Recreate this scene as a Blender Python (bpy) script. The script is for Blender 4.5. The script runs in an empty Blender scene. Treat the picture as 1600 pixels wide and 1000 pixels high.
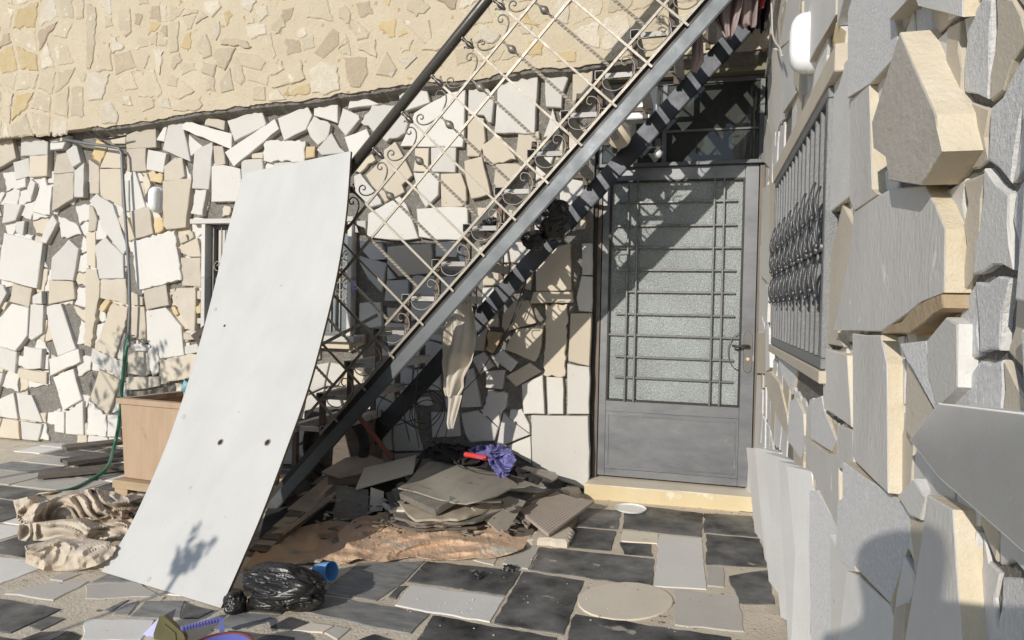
import bpy, bmesh, math, random
from mathutils import Vector, Matrix, noise
random.seed(7)
R_ = math.radians
sc = bpy.context.scene
C = sc.collection
# ---------------------------------------------------------------- camera
F_PX, YAW, PITCH, ROLL, EYE = 1080.0, R_(15.5), R_(-1.2), -0.02, 1.27
FWD = Vector((-math.sin(YAW)*math.cos(PITCH), math.cos(YAW)*math.cos(PITCH), math.sin(PITCH)))
RT0 = Vector((math.cos(YAW), math.sin(YAW), 0)); UP0 = RT0.cross(FWD)
RT = RT0*math.cos(ROLL) - UP0*math.sin(ROLL); UPV = RT.cross(FWD)
cam_d = bpy.data.cameras.new('camera'); cam = bpy.data.objects.new('camera', cam_d); C.objects.link(cam)
cam_d.sensor_fit = 'HORIZONTAL'; cam_d.sensor_width = 36; cam_d.lens = 36*F_PX/1600
cam_d.clip_start = 0.02; cam_d.clip_end = 3000
m3 = Matrix((RT, UPV, -FWD)).transposed()
cam.matrix_world = Matrix.Translation((0, 0, EYE)) @ m3.to_4x4()
sc.camera = cam
# ---------------------------------------------------------------- light
SUN = Vector((.289, 1.0, -.396)).normalized()
w = bpy.data.worlds.new('World'); sc.world = w; w.use_nodes = True
nt = w.node_tree; bg = nt.nodes['Background']
sky = nt.nodes.new('ShaderNodeTexSky'); sky.sky_type = 'NISHITA'; sky.sun_disc = False
sky.sun_elevation = math.asin(-SUN.z); sky.sun_rotation = math.atan2(-SUN.x, -SUN.y)
sky.air_density = 1.0; sky.dust_density = 0.3; sky.ozone_density = 3.0
nt.links.new(sky.outputs[0], bg.inputs[0]); bg.inputs[1].default_value = 0.125
sl = bpy.data.lights.new('sun', 'SUN'); sl.energy = 3.6; sl.angle = R_(0.5); sl.color = (1, .95, .87)
so = bpy.data.objects.new('sun', sl); C.objects.link(so); so.rotation_euler = SUN.to_track_quat('-Z', 'Y').to_euler(); so.location = (-2, -6, 6)
sc.view_settings.view_transform = 'Standard'; sc.view_settings.look = 'None'
sc.view_settings.exposure = 0.04; sc.view_settings.gamma = 1; sc.view_settings.use_curve_mapping = False

# ---------------------------------------------------------------- measuring helpers: a point of the photo put on a real plane
def on(u, v, ax, val):
    d = FWD + RT*((u-800)/F_PX) + UPV*((500-v)/F_PX)
    o = Vector((0, 0, EYE)); return o + d*((val-o[ax])/d[ax])
REG = {'P': (0, 0, 1), 'A': (130, 180, 4), 'B': (130, 420, 10/3), 'C': (500, 220, 4), 'D': (500, 0, 4), 'E': (130, 0, 4), 'F': (850, 0, 4),
       'G': (700, 380, 3.846), 'H': (640, 640, 4.547), 'I': (480, 420, 3.571), 'K': (620, 100, 5),
       'R': (1170, 0, 10/3), 'S': (1170, 250, 10/3), 'T': (1170, 480, 3.847), 'U': (1170, 700, 10/3),
       'X': (740, 760, 10/3), 'Y': (340, 780, 3.81), 'Z': (130, 700, 10/3), 'Q': (540, 680, 4.444)}
def px(reg, pts):
    a, b, s = REG[reg]; return [(a+x/s, b+y/s) for x, y in pts]
def parse(txt):
    out = []
    for line in txt.strip().splitlines():
        line = line.split('#')[0].strip()
        if not line: continue
        h = line.split()
        n = [float(t) for t in h[3].split(',')]
        out.append((h[0], h[1], float(h[2]), px(h[0], list(zip(n[::2], n[1::2])))))
    return out
def pip(p, poly):
    c = False; j = len(poly)-1
    for i in range(len(poly)):
        a, b = poly[i], poly[j]
        if (a[1] > p[1]) != (b[1] > p[1]) and p[0] < (b[0]-a[0])*(p[1]-a[1])/(b[1]-a[1]+1e-12)+a[0]: c = not c
        j = i
    return c
def seg(a, b, c, d):
    def o(p, q, r): return (q[0]-p[0])*(r[1]-p[1])-(q[1]-p[1])*(r[0]-p[0])
    return o(a, b, c)*o(a, b, d) < 0 and o(c, d, a)*o(c, d, b) < 0
def hits(A, B):
    if max(p[0] for p in A) < min(p[0] for p in B) or max(p[0] for p in B) < min(p[0] for p in A): return False
    if max(p[1] for p in A) < min(p[1] for p in B) or max(p[1] for p in B) < min(p[1] for p in A): return False
    if any(pip(p, B) for p in A) or any(pip(p, A) for p in B): return True
    return any(seg(A[i-1], A[i], B[j-1], B[j]) for i in range(len(A)) for j in range(len(B)))

# ---------------------------------------------------------------- materials
MATS = {}
def mat(name, col, rough=.8, col2=None, scale=4., amt=.5, bump=.3, bscale=60., metal=0., rnd=.12, spots=None, streak=None, detail=6, spec=.4, coat=0, bdist=.004):
    if name in MATS: return MATS[name]
    m = bpy.data.materials.new(name); m.use_nodes = True; MATS[name] = m
    N = m.node_tree.nodes; L = m.node_tree.links; p = N['Principled BSDF']
    g = N.new('ShaderNodeNewGeometry'); oi = N.new('ShaderNodeObjectInfo')
    add = N.new('ShaderNodeVectorMath'); add.operation = 'MULTIPLY_ADD'; L.new(oi.outputs['Random'], add.inputs[0]); add.inputs[1].default_value = (37, 61, 13); L.new(g.outputs['Position'], add.inputs[2])
    vec = add.outputs[0]
    if streak:
        mp = N.new('ShaderNodeVectorMath'); mp.operation = 'MULTIPLY'; mp.inputs[1].default_value = streak; L.new(vec, mp.inputs[0]); svec = mp.outputs[0]
    else: svec = vec
    n1 = N.new('ShaderNodeTexNoise'); n1.inputs['Scale'].default_value = scale; n1.inputs['Detail'].default_value = detail; n1.inputs['Roughness'].default_value = .62; L.new(svec, n1.inputs['Vector'])
    rp = N.new('ShaderNodeValToRGB'); rp.color_ramp.elements[0].position = .5-.25*amt-.02; rp.color_ramp.elements[1].position = .5+.25*amt+.02
    c2 = col2 or tuple(x*.82 for x in col)
    rp.color_ramp.elements[0].color = (*c2, 1); rp.color_ramp.elements[1].color = (*col, 1)
    L.new(n1.outputs['Fac'], rp.inputs[0]); cur = rp.outputs[0]
    if spots:   # (colour, scale, threshold)
        n3 = N.new('ShaderNodeTexNoise'); n3.inputs['Scale'].default_value = spots[1]; n3.inputs['Detail'].default_value = 3; L.new(vec, n3.inputs['Vector'])
        r3 = N.new('ShaderNodeValToRGB'); r3.color_ramp.elements[0].position = spots[2]; r3.color_ramp.elements[1].position = spots[2]+.06
        L.new(n3.outputs['Fac'], r3.inputs[0]); mx = N.new('ShaderNodeMixRGB'); mx.inputs[2].default_value = (*spots[0], 1)
        L.new(r3.outputs[0], mx.inputs[0]); L.new(cur, mx.inputs[1]); cur = mx.outputs[0]
    hs = N.new('ShaderNodeHueSaturation'); mr = N.new('ShaderNodeMapRange'); L.new(oi.outputs['Random'], mr.inputs[0]); mr.inputs[3].default_value = 1-rnd; mr.inputs[4].default_value = 1+rnd*.6
    L.new(mr.outputs[0], hs.inputs['Value']); L.new(cur, hs.inputs['Color']); L.new(hs.outputs[0], p.inputs['Base Color'])
    n2 = N.new('ShaderNodeTexNoise'); n2.inputs['Scale'].default_value = bscale; n2.inputs['Detail'].default_value = 5; n2.inputs['Roughness'].default_value = .7; L.new(svec if streak else vec, n2.inputs['Vector'])
    bp = N.new('ShaderNodeBump'); bp.inputs['Strength'].default_value = bump; bp.inputs['Distance'].default_value = bdist; L.new(n2.outputs['Fac'], bp.inputs['Height']); L.new(bp.outputs[0], p.inputs['Normal'])
    rr = N.new('ShaderNodeMapRange'); L.new(n1.outputs['Fac'], rr.inputs[0]); rr.inputs[1].default_value = .3; rr.inputs[2].default_value = .7; rr.inputs[3].default_value = max(0.02, rough-.12); rr.inputs[4].default_value = min(1, rough+.1)
    L.new(rr.outputs[0], p.inputs['Roughness']); p.inputs['Metallic'].default_value = metal; p.inputs['Specular IOR Level'].default_value = spec
    if coat: p.inputs['Coat Weight'].default_value = coat
    return m
W_ = mat('stone_white', (.67, .645, .60), .8, (.60, .57, .52), 2.2, .9, .5, 120, rnd=.14, spots=((.45, .37, .27), 38, .70))
W2 = mat('stone_white_pitted', (.62, .595, .55), .85, (.54, .51, .465), 6, .9, .9, 90, spots=((.42, .36, .29), 80, .70))
CR = mat('stone_cream', (.62, .55, .44), .8, (.55, .475, .37), 4, .9, .4, 110, spots=((.44, .33, .2), 40, .72))
TN = mat('stone_tan', (.59, .53, .44), .85, (.49, .43, .345), 5, .9, .6, 90, spots=((.33, .26, .18), 60, .68))
YE = mat('stone_yellow', (.62, .45, .23), .85, (.66, .54, .34), 10, .8, .8, 60, spots=((.4, .24, .09), 20, .62))
BR = mat('stone_brown', (.40, .28, .16), .9, (.52, .41, .27), 12, .9, 1.0, 50)
GR = mat('stone_grey', (.68, .645, .60), .85, (.55, .52, .475), 4.5, 1, .7, 70, spots=((.84, .80, .72), 15, .69), streak=(1, 1, .5), detail=10)
GG = mat('stone_grey_plain', (.74, .715, .675), .8, (.63, .605, .565), 6, .9, .5, 120, spots=((.82, .79, .73), 34, .74))
DK = mat('stone_dark', (.30, .27, .235), .85, (.22, .19, .16), 7, .9, .6, 60)
SP = mat('stone_speckled', (.80, .78, .755), .85, (.66, .645, .625), 130, .5, 1.0, 170, detail=2)
CHIP = mat('stone_chipped', (.72, .655, .53), .9, (.60, .50, .345), 5, .9, .9, 45, bdist=.006, spots=((.50, .34, .14), 7, .70))
CEM = mat('cement', (.36, .335, .295), .95, (.24, .22, .19), 14, .8, 1.3, 70, rnd=0, bdist=.02, spots=((.50, .46, .40), 90, .6))
MORT = mat('mortar', (.63, .54, .40), .92, (.55, .46, .325), 5, .9, .9, 45, rnd=0, bdist=.012, spots=((.45, .33, .18), 18, .66))
US = mat('rubble_stone', (.635, .555, .415), .9, (.54, .45, .32), 7, .9, 1.1, 60, bdist=.01, spots=((.70, .64, .53), 14, .62))
UW = mat('rubble_white', (.69, .63, .52), .9, (.59, .51, .385), 16, .8, 1.1, 70, bdist=.008, spots=((.36, .25, .15), 70, .66))
UY = mat('rubble_yellow', (.56, .42, .21), .9, (.60, .49, .32), 14, .8, 1.1, 60, bdist=.008)
UB = mat('rubble_brown', (.47, .38, .265), .9, (.57, .47, .34), 18, .9, 1.3, 60, bdist=.01)
STT = mat('stone_taupe', (.60, .545, .47), .85, (.43, .385, .325), 4, 1, .8, 60, spots=((.74, .66, .52), 12, .68), streak=(1, .6, 1), detail=10)
WL = mat('stone_bright_white', (.80, .78, .745), .8, (.72, .695, .655), 5, .9, .6, 90, spots=((.62, .55, .44), 30, .70))
TONE = dict(T=STT, L=WL, w=W_, W=W2, c=CR, t=TN, y=YE, b=BR, g=GR, G=GG, d=DK, s=SP, m=US, M=UW, Y=UY, B=UB)
# paving
SLATE = mat('paving_slate', (.026, .026, .027), .48, (.19, .185, .175), 5, .62, .6, 40, rnd=.2, detail=14, spots=((.40, .36, .30), 9, .68), spec=.25)
SLG = mat('paving_slate_grey', (.15, .15, .147), .65, (.36, .35, .325), 9, .9, .6, 60, rnd=.15, detail=9, streak=(1, 3, 1))
PVW = mat('paving_pale', (.82, .79, .735), .55, (.74, .705, .65), 3, .9, .25, 60, spots=((.5, .45, .38), 30, .70))
PVG = mat('paving_grey', (.58, .54, .475), .6, (.48, .44, .385), 5, .9, .3, 60, spots=((.22, .2, .17), 30, .7))
PVB = mat('paving_beige', (.74, .66, .53), .7, (.64, .565, .45), 4, .9, .3, 60, spots=((.42, .35, .26), 22, .68))
GROUT = mat('grout', (.76, .665, .52), .9, (.60, .51, .39), 8, .9, .9, 70, rnd=0, bdist=.01, spots=((.2, .17, .13), 30, .66))
PT = dict(k=SLATE, K=SLG, w=PVW, g=PVG, b=PVB)
# metals etc
DOORM = mat('grey_door_paint', (.13, .135, .145), .38, (.26, .26, .265), 3.6, .7, .08, 120, metal=.35, rnd=0, spots=((.36, .36, .355), 7, .70), streak=(1, 1, 2.2), detail=12)
DOORD = mat('dark_door_metal', (.030, .028, .028), .5, (.05, .045, .04), 8, .9, .1, 60, metal=.3, rnd=0)
JAMB = mat('brown_metal', (.13, .105, .085), .5, (.17, .14, .12), 8, .9, .1, 60, metal=.3, rnd=0)
BARM = mat('bar_metal', (.13, .13, .125), .45, (.20, .195, .185), 20, .8, .2, 80, metal=.6, rnd=.1)
GALV = mat('galvanised_steel', (.135, .145, .152), .52, (.10, .108, .114), 9, .9, .2, 90, metal=.7, rnd=.05)
SHADEM = mat('shaded_steel', (.085, .09, .10), .5, (.065, .067, .075), 10, .9, .2, 90, metal=.8, rnd=.05)  # darker copy of the stringer steel, shade put into its colour
RAILM = mat('dusty_railing_metal', (.33, .30, .255), .5, (.20, .18, .15), 22, .9, .3, 120, metal=.65, rnd=.15)
HANDM = mat('handrail_metal', (.075, .068, .060), .32, (.13, .12, .105), 10, .9, .15, 120, metal=.5, rnd=0)
TWIST = mat('twisted_bar_metal', (.62, .56, .47), .35, (.40, .35, .28), 30, .9, .2, 120, metal=.45, rnd=.1)
RUST = mat('rusty_tube', (.17, .135, .11), .7, (.10, .075, .058), 14, .9, .5, 80, rnd=.2, spots=((.26, .13, .06), 22, .62))
TUBE = mat('grey_tube', (.50, .495, .48), .6, (.30, .28, .26), 16, .9, .4, 80, rnd=.2, metal=.2, spots=((.2, .1, .05), 14, .64))
GRILM = mat('grille_metal', (.27, .27, .27), .45, (.19, .19, .19), 30, .9, .7, 160, metal=.35, rnd=.08)
ORNM = mat('ornament_metal', (.13, .13, .13), .32, (.09, .09, .09), 30, .9, .3, 160, metal=.5)
SHUT = mat('shutter_metal', (.20, .205, .21), .6, (.14, .14, .145), 12, .9, .3, 60, metal=.2)
WPL = mat('white_plastic', (.80, .80, .79), .25, (.77, .77, .755), 5, .9, .02, 60, rnd=0)
BOARDM = mat('white_laminate', (.575, .565, .535), .55, (.50, .49, .46), 2.6, 1, .25, 14, rnd=0, spots=((.33, .31, .28), 40, .715), streak=(1.7, 1.7, .45))
PLY = mat('plywood_edge', (.23, .17, .115), .8, (.14, .10, .07), 30, .9, .4, 60, rnd=0)
WOOD = mat('planter_plywood', (.48, .345, .235), .7, (.38, .26, .17), 5, .9, .25, 40, rnd=.08, streak=(3, 3, .5), spots=((.30, .19, .12), 7, .66))
PALW = mat('pallet_wood', (.50, .37, .23), .8, (.36, .26, .16), 8, .9, .5, 50, rnd=.15, streak=(1, 1, 4))
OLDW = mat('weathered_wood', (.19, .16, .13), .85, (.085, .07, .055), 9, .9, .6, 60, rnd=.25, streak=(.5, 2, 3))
PLYW = mat('dusty_plywood', (.50, .42, .32), .85, (.31, .25, .19), 6, .9, .3, 60, rnd=.15, spots=((.2, .16, .12), 16, .68))
PLYC = mat('cream_board', (.72, .655, .55), .8, (.65, .59, .49), 6, .9, .2, 60, rnd=.05)
RUBB = mat('dusty_rubber_sheet', (.30, .265, .215), .8, (.40, .36, .295), 5, .95, .35, 60, rnd=.05, streak=(3, 1, 1), spots=((.13, .12, .10), 9, .62))
CARP = mat('carpet_backing', (.20, .155, .12), .95, (.36, .30, .24), 130, .6, 1.5, 180, rnd=.1, detail=2, bdist=.008)
TILE = mat('ribbed_tile', (.50, .42, .355), .8, (.42, .35, .295), 12, .9, .3, 60, rnd=.1)
GRNB = mat('green_grey_board', (.25, .23, .19), .8, (.14, .13, .108), 10, .9, .5, 70, rnd=.15, streak=(1, 4, 1), spots=((.33, .31, .26), 14, .66))
TARP = mat('orange_tarp', (.66, .44, .285), .9, (.55, .39, .265), 4, .95, .7, 35, rnd=0, bdist=.012, spots=((.50, .44, .35), 5, .6))
SAND = mat('beige_fabric', (.64, .55, .44), .9, (.54, .45, .35), 6, .9, .6, 120, rnd=.1, spots=((.46, .34, .22), 4, .68))
PURP = mat('purple_fabric', (.26, .245, .55), .85, (.21, .20, .47), 9, .9, .6, 300, rnd=0)
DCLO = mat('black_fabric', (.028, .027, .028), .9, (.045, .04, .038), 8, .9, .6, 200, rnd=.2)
PINK = mat('greyish_pink_fabric', (.36, .28, .27), .9, (.30, .23, .225), 6, .9, .6, 250, rnd=.1)
PANT = mat('beige_trousers_fabric', (.64, .61, .55), .9, (.52, .45, .36), 6, .9, .6, 250, rnd=0)
REDF = mat('dark_red_fabric', (.34, .045, .05), .9, (.22, .03, .035), 6, .9, .5, 200, rnd=0)
REDP = mat('red_plastic', (.70, .07, .065), .4, (.6, .06, .05), 6, .9, .05, 60, rnd=0)
BLUEC = mat('blue_cup_plastic', (.17, .40, .72), .35, (.15, .36, .66), 6, .9, .05, 60, rnd=0)
BLUET = mat('violet_blue_plastic', (.16, .17, .52), .35, (.13, .14, .42), 6, .9, .05, 60, rnd=0)
AQUA = mat('aqua_plastic', (.22, .45, .50), .45, (.2, .4, .44), 6, .9, .05, 60, rnd=0)
BAGM = mat('black_bag_plastic', (.020, .018, .017), .30, (.028, .026, .024), 10, .9, .35, 28, rnd=0, bdist=.01, spec=.5)
OLIV = mat('olive_tin', (.17, .15, .075), .4, (.12, .11, .06), 8, .9, .1, 60, metal=.4, rnd=0)
LAVE = mat('lavender_tin', (.50, .50, .72), .4, (.45, .45, .66), 8, .9, .1, 60, rnd=0)
HOSE = mat('green_hose', (.02, .16, .075), .4, (.02, .12, .06), 8, .9, .1, 60, rnd=0)
PIPE = mat('grey_pipe', (.22, .225, .235), .5, (.17, .17, .18), 8, .9, .1, 60, rnd=0, metal=.3)
WIRE = mat('dark_wire', (.05, .04, .035), .6, (.08, .065, .055), 20, .9, .1, 60, rnd=.3)
REDB = mat('red_brown_tube', (.20, .055, .035), .6, (.14, .04, .03), 12, .9, .3, 60, rnd=0)
BEAM = mat('olive_beam', (.26, .235, .155), .8, (.20, .18, .12), 5, .9, .3, 60, rnd=0, streak=(.4, 1, 4))
BRWD = mat('brown_timber', (.12, .075, .05), .8, (.08, .05, .035), 5, .9, .4, 60, rnd=0, streak=(.5, 1, 5))
BUCK = mat('bucket_plastic', (.62, .54, .42), .5, (.58, .50, .39), 6, .9, .05, 60, rnd=0)
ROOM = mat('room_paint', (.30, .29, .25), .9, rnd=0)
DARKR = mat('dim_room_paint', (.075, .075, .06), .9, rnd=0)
LEAF = mat('leaf', (.055, .09, .03), .6, (.04, .07, .025), 6, .9, .1, 60, rnd=.3)
BARK = mat('bark', (.14, .10, .07), .9, (.09, .07, .05), 14, .9, 1, 60, rnd=.1)
SKIN = mat('skin', (.45, .28, .20), .6, rnd=0)
SHIRT = mat('dark_shirt', (.05, .06, .09), .9, rnd=0)
SOIL = mat('plain_ground', (.36, .31, .24), .95, (.28, .24, .19), .6, .9, .6, 20, rnd=0)

def glassy(name, col, rough, trans, bumpk, bsc, pattern='noise'):
    m = bpy.data.materials.new(name); m.use_nodes = True; N = m.node_tree.nodes; L = m.node_tree.links; p = N['Principled BSDF']
    p.inputs['Base Color'].default_value = (*col, 1); p.inputs['Roughness'].default_value = rough; p.inputs['Transmission Weight'].default_value = trans; p.inputs['IOR'].default_value = 1.45
    g = N.new('ShaderNodeNewGeometry'); t = N.new('ShaderNodeTexVoronoi' if pattern == 'voronoi' else 'ShaderNodeTexNoise'); t.inputs['Scale'].default_value = bsc; L.new(g.outputs['Position'], t.inputs['Vector'])
    b = N.new('ShaderNodeBump'); b.inputs['Strength'].default_value = bumpk; b.inputs['Distance'].default_value = .004; L.new(t.outputs[0], b.inputs['Height']); L.new(b.outputs[0], p.inputs['Normal'])
    if pattern == 'voronoi':
        n = N.new('ShaderNodeTexNoise'); n.inputs['Scale'].default_value = 230; n.inputs['Detail'].default_value = 3; L.new(g.outputs['Position'], n.inputs['Vector'])
        r = N.new('ShaderNodeValToRGB'); r.color_ramp.elements[0].position = .38; r.color_ramp.elements[1].position = .66
        r.color_ramp.elements[0].color = (*[c*.62 for c in col], 1); r.color_ramp.elements[1].color = (*[min(1, c*1.45) for c in col], 1)
        L.new(n.outputs['Fac'], r.inputs[0])
        n5 = N.new('ShaderNodeTexNoise'); n5.inputs['Scale'].default_value = 3; L.new(g.outputs['Position'], n5.inputs['Vector'])
        mr = N.new('ShaderNodeMapRange'); L.new(n5.outputs['Fac'], mr.inputs[0]); mr.inputs[1].default_value = .3; mr.inputs[2].default_value = .7; mr.inputs[3].default_value = .85; mr.inputs[4].default_value = 1.12
        hs = N.new('ShaderNodeHueSaturation'); L.new(mr.outputs[0], hs.inputs['Value']); L.new(r.outputs[0], hs.inputs['Color']); L.new(hs.outputs[0], p.inputs['Base Color'])
    MATS[name] = m; return m
DGLASS = glassy('obscured_glass', (.36, .39, .375), .42, .18, .9, 130, 'voronoi')
CGLASS = glassy('clear_glass', (.10, .108, .095), .03, .45, .03, 4)
WGLASS = glassy('window_glass', (.30, .34, .36), .05, .3, .03, 4)

# ---------------------------------------------------------------- object helpers
def link(name, me, m=None, parent=None, smooth=False):
    o = bpy.data.objects.new(name, me); C.objects.link(o)
    if m: me.materials.append(m)
    if parent: o.parent = parent
    if smooth:
        for f in me.polygons: f.use_smooth = True
    return o
def bobj(name, bm, m=None, parent=None, smooth=False):
    bmesh.ops.recalc_face_normals(bm, faces=bm.faces)
    me = bpy.data.meshes.new(name); bm.to_mesh(me); bm.free(); return link(name, me, m, parent, smooth)
def tag(o, label=None, cat=None, group=None, kind=None):
    if label: o['label'] = label
    if cat: o['category'] = cat
    if group: o['group'] = group
    if kind: o['kind'] = kind
    return o
def thing(name, label, cat, loc=(0, 0, 0), group=None, kind=None):
    o = bpy.data.objects.new(name, None); C.objects.link(o); o.location = loc; o.empty_display_size = .1
    tag(o, label, cat, group, kind); return o
def localise(o, root):      # meshes are written in world coordinates; keep them there under a placed Empty
    o.matrix_parent_inverse = Matrix.Translation(root.location).inverted(); return o
def part(name, bm, m, root, smooth=False):
    o = bobj(name, bm, m, root, smooth)
    if root.type == 'EMPTY': localise(o, root)
    return o
def box(bm, a, b, bev=0):
    x0, y0, z0 = [min(p, q) for p, q in zip(a, b)]; x1, y1, z1 = [max(p, q) for p, q in zip(a, b)]
    M = Matrix.Translation(((x0+x1)/2, (y0+y1)/2, (z0+z1)/2)) @ Matrix.Diagonal((x1-x0, y1-y0, z1-z0, 1))
    r = bmesh.ops.create_cube(bm, size=1, matrix=M)
    if bev: bmesh.ops.bevel(bm, geom=list({e for v in r['verts'] for e in v.link_edges}), offset=bev, segments=1, affect='EDGES')
    return bm
def beam(bm, p, q, w, h, up=(0, 0, 1), bev=0, twist=0, n=1):
    p = Vector(p); q = Vector(q); d = (q-p); L = d.length; d.normalize(); up = Vector(up)
    s = d.cross(up); s = s.normalized() if s.length > 1e-5 else Vector((1, 0, 0)); u = s.cross(d)
    rings = []
    for i in range(n+1):
        c = p+d*(L*i/n); a = twist*i/n
        S = s*math.cos(a)+u*math.sin(a); U = -s*math.sin(a)+u*math.cos(a)
        rings.append([bm.verts.new(c+S*(w/2*i_)+U*(h/2*j_)) for i_, j_ in ((-1, -1), (1, -1), (1, 1), (-1, 1))])
    for a, b in zip(rings, rings[1:]):
        for k in range(4): bm.faces.new((a[k], a[(k+1) % 4], b[(k+1) % 4], b[k]))
    bm.faces.new(rings[0][::-1]); bm.faces.new(rings[-1])
    return bm
def tube(bm, pts, r, n=8, cap=True):
    pts = [Vector(p) for p in pts]; rr = r if isinstance(r, (list, tuple)) else [r]*len(pts)
    rings = []; prev = None
    for i, p in enumerate(pts):
        d = (pts[min(i+1, len(pts)-1)]-pts[max(i-1, 0)]).normalized()
        if prev is None: s = d.cross(Vector((0, 0, 1)) if abs(d.z) < .9 else Vector((1, 0, 0))).normalized()
        else:
            s = prev-d*prev.dot(d); s = s.normalized() if s.length > 1e-6 else d.orthogonal().normalized()
        prev = s; u = d.cross(s)
        rings.append([bm.verts.new(p+(s*math.cos(a)+u*math.sin(a))*rr[i]) for a in [2*math.pi*k/n for k in range(n)]])
    for a, b in zip(rings, rings[1:]):
        for k in range(n): bm.faces.new((a[k], a[(k+1) % n], b[(k+1) % n], b[k]))
    if cap: bm.faces.new(rings[0][::-1]); bm.faces.new(rings[-1])
    return bm
def lathe(bm, prof, M=Matrix(), n=24):
    rings = []
    for r, z in prof: rings.append([bm.verts.new(M @ Vector((r*math.cos(2*math.pi*k/n), r*math.sin(2*math.pi*k/n), z))) for k in range(n)] if r > 1e-5 else [bm.verts.new(M @ Vector((0, 0, z)))])
    for a, b in zip(rings, rings[1:]):
        for k in range(n):
            q = (k+1) % n
            if len(a) == 1 and len(b) == 1: continue
            if len(a) == 1: bm.faces.new((a[0], b[k], b[q]))
            elif len(b) == 1: bm.faces.new((a[k], a[q], b[0]))
            else: bm.faces.new((a[k], a[q], b[q], b[k]))
    return bm
def smoothpts(pts, n=6):
    pts = [Vector(p) for p in pts]; out = []
    P = [pts[0]*2-pts[1]]+pts+[pts[-1]*2-pts[-2]]
    for i in range(1, len(P)-2):
        for k in range(n):
            t = k/n; a, b, c, d = P[i-1:i+3]
            out.append(.5*((2*b)+(c-a)*t+(2*a-5*b+4*c-d)*t*t+(3*b-a-3*c+d)*t**3))
    out.append(pts[-1]); return out
def rough_outline(p, jit=.0025, step=.07):
    out = []
    for i in range(len(p)):
        a = Vector(p[i]); b = Vector(p[(i+1) % len(p)]); L = (b-a).length; n = max(1, int(L/step)); out.append(tuple(a))
        nn = Vector((-(b-a).y, (b-a).x)).normalized() if L > 1e-6 else Vector((0, 0))
        for k in range(1, n): out.append(tuple(a+(b-a)*(k/n)+nn*random.gauss(0, jit)))
    return out
def prism(poly, to3, t, back, jit=.0025, step=.07, bev=.004, tilt=.02, rough=False, bias=0):
    """stone: 2D outline, to3(a, b, depth) gives the world point, depth t proud of the wall"""
    if rough: jit, step = .006, .03
    pl = rough_outline(poly, jit, step); n = len(pl)
    cx = sum(p[0] for p in pl)/n; cy = sum(p[1] for p in pl)/n
    ta, tb = random.uniform(-tilt, tilt)+bias, random.uniform(-tilt, tilt)
    def dz(p): return (p[0]-cx)*ta+(p[1]-cy)*tb
    bm = bmesh.new(); A = []; B = []; D = []
    for p in pl:
        v = Vector((cx-p[0], cy-p[1])); L = v.length; k = min(.3, bev*random.uniform(.7, 1.6)/max(L, 1e-4))*1.3
        A.append(bm.verts.new(to3(p[0]+v.x*k, p[1]+v.y*k, t+dz(p)))); B.append(bm.verts.new(to3(p[0], p[1], t+dz(p)-bev*random.uniform(.5, 1.4)))); D.append(bm.verts.new(to3(p[0], p[1], back)))
    bm.faces.new(A)
    for i in range(n):
        j = (i+1) % n; bm.faces.new((A[i], A[j], B[j], B[i])); bm.faces.new((B[i], B[j], D[j], D[i]))
    return bm
EXTRA = {}
def piece(root, bm, m, big, name='stone'):
    if big: return part(name, bm, m, root)
    bmesh.ops.recalc_face_normals(bm, faces=bm.faces); EXTRA.setdefault(root.name, (root, []))[1].append((bm, m)); return None
def flush_small(root, name='small_stone'):
    if root.name not in EXTRA: return
    _, lst = EXTRA[root.name]; ms = []; vs = []; fs = []; mi = []
    for bm, m in lst:
        if m not in ms: ms.append(m)
        bm.verts.index_update(); n = len(vs); vs += [v.co.copy() for v in bm.verts]
        for f in bm.faces: fs.append([n+v.index for v in f.verts]); mi.append(ms.index(m))
        bm.free()
    me = bpy.data.meshes.new(name); me.from_pydata(vs, [], fs)
    for m in ms: me.materials.append(m)
    me.polygons.foreach_set('material_index', mi); o = link(name, me, None, root); localise(o, root); o['kind'] = 'stuff'
def seen(P):
    d = Vector(P)-Vector((0, 0, EYE)); z = d.dot(FWD)
    if z < .05: return False
    u = 800+F_PX*d.dot(RT)/z; v = 500-F_PX*d.dot(UPV)/z; return -20 < u < 1620 and -20 < v < 1020
def jgrid(x0, x1, y0, y1, sx, sy, jit):
    nx = max(1, round((x1-x0)/sx)); ny = max(1, round((y1-y0)/sy)); out = []
    P = [[(x0+(x1-x0)*i/nx+random.uniform(-jit, jit)*sx*(0 < i < nx), y0+(y1-y0)*j/ny+random.uniform(-jit, jit)*sy*(0 < j < ny)) for j in range(ny+1)] for i in range(nx+1)]
    for i in range(nx):
        for j in range(ny):
            q = [P[i][j], P[i+1][j], P[i+1][j+1], P[i][j+1]]; cx = sum(a for a, b in q)/4; cy = sum(b for a, b in q)/4; k = random.uniform(.86, .95)
            out.append([(cx+(a-cx)*k, cy+(b-cy)*k) for a, b in q])
    return out

# ================================================================ SETTING
gnd = bmesh.new(); s = 400
for x, y in ((-s, -s), (s, -s), (s, s), (-s, s)): gnd.verts.new((x, y, -.012))
gnd.faces.new(gnd.verts); tag(bobj('ground', gnd, SOIL), kind='structure')
YW, XW, YUP, YD = 4.68, .36, 4.56, 4.74
pav = bmesh.new(); box(pav, (-9, -2.5, -.05), (XW+.02, YW+.05, 0)); pavement = tag(bobj('pavement', pav, GROUT), kind='structure')

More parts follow.
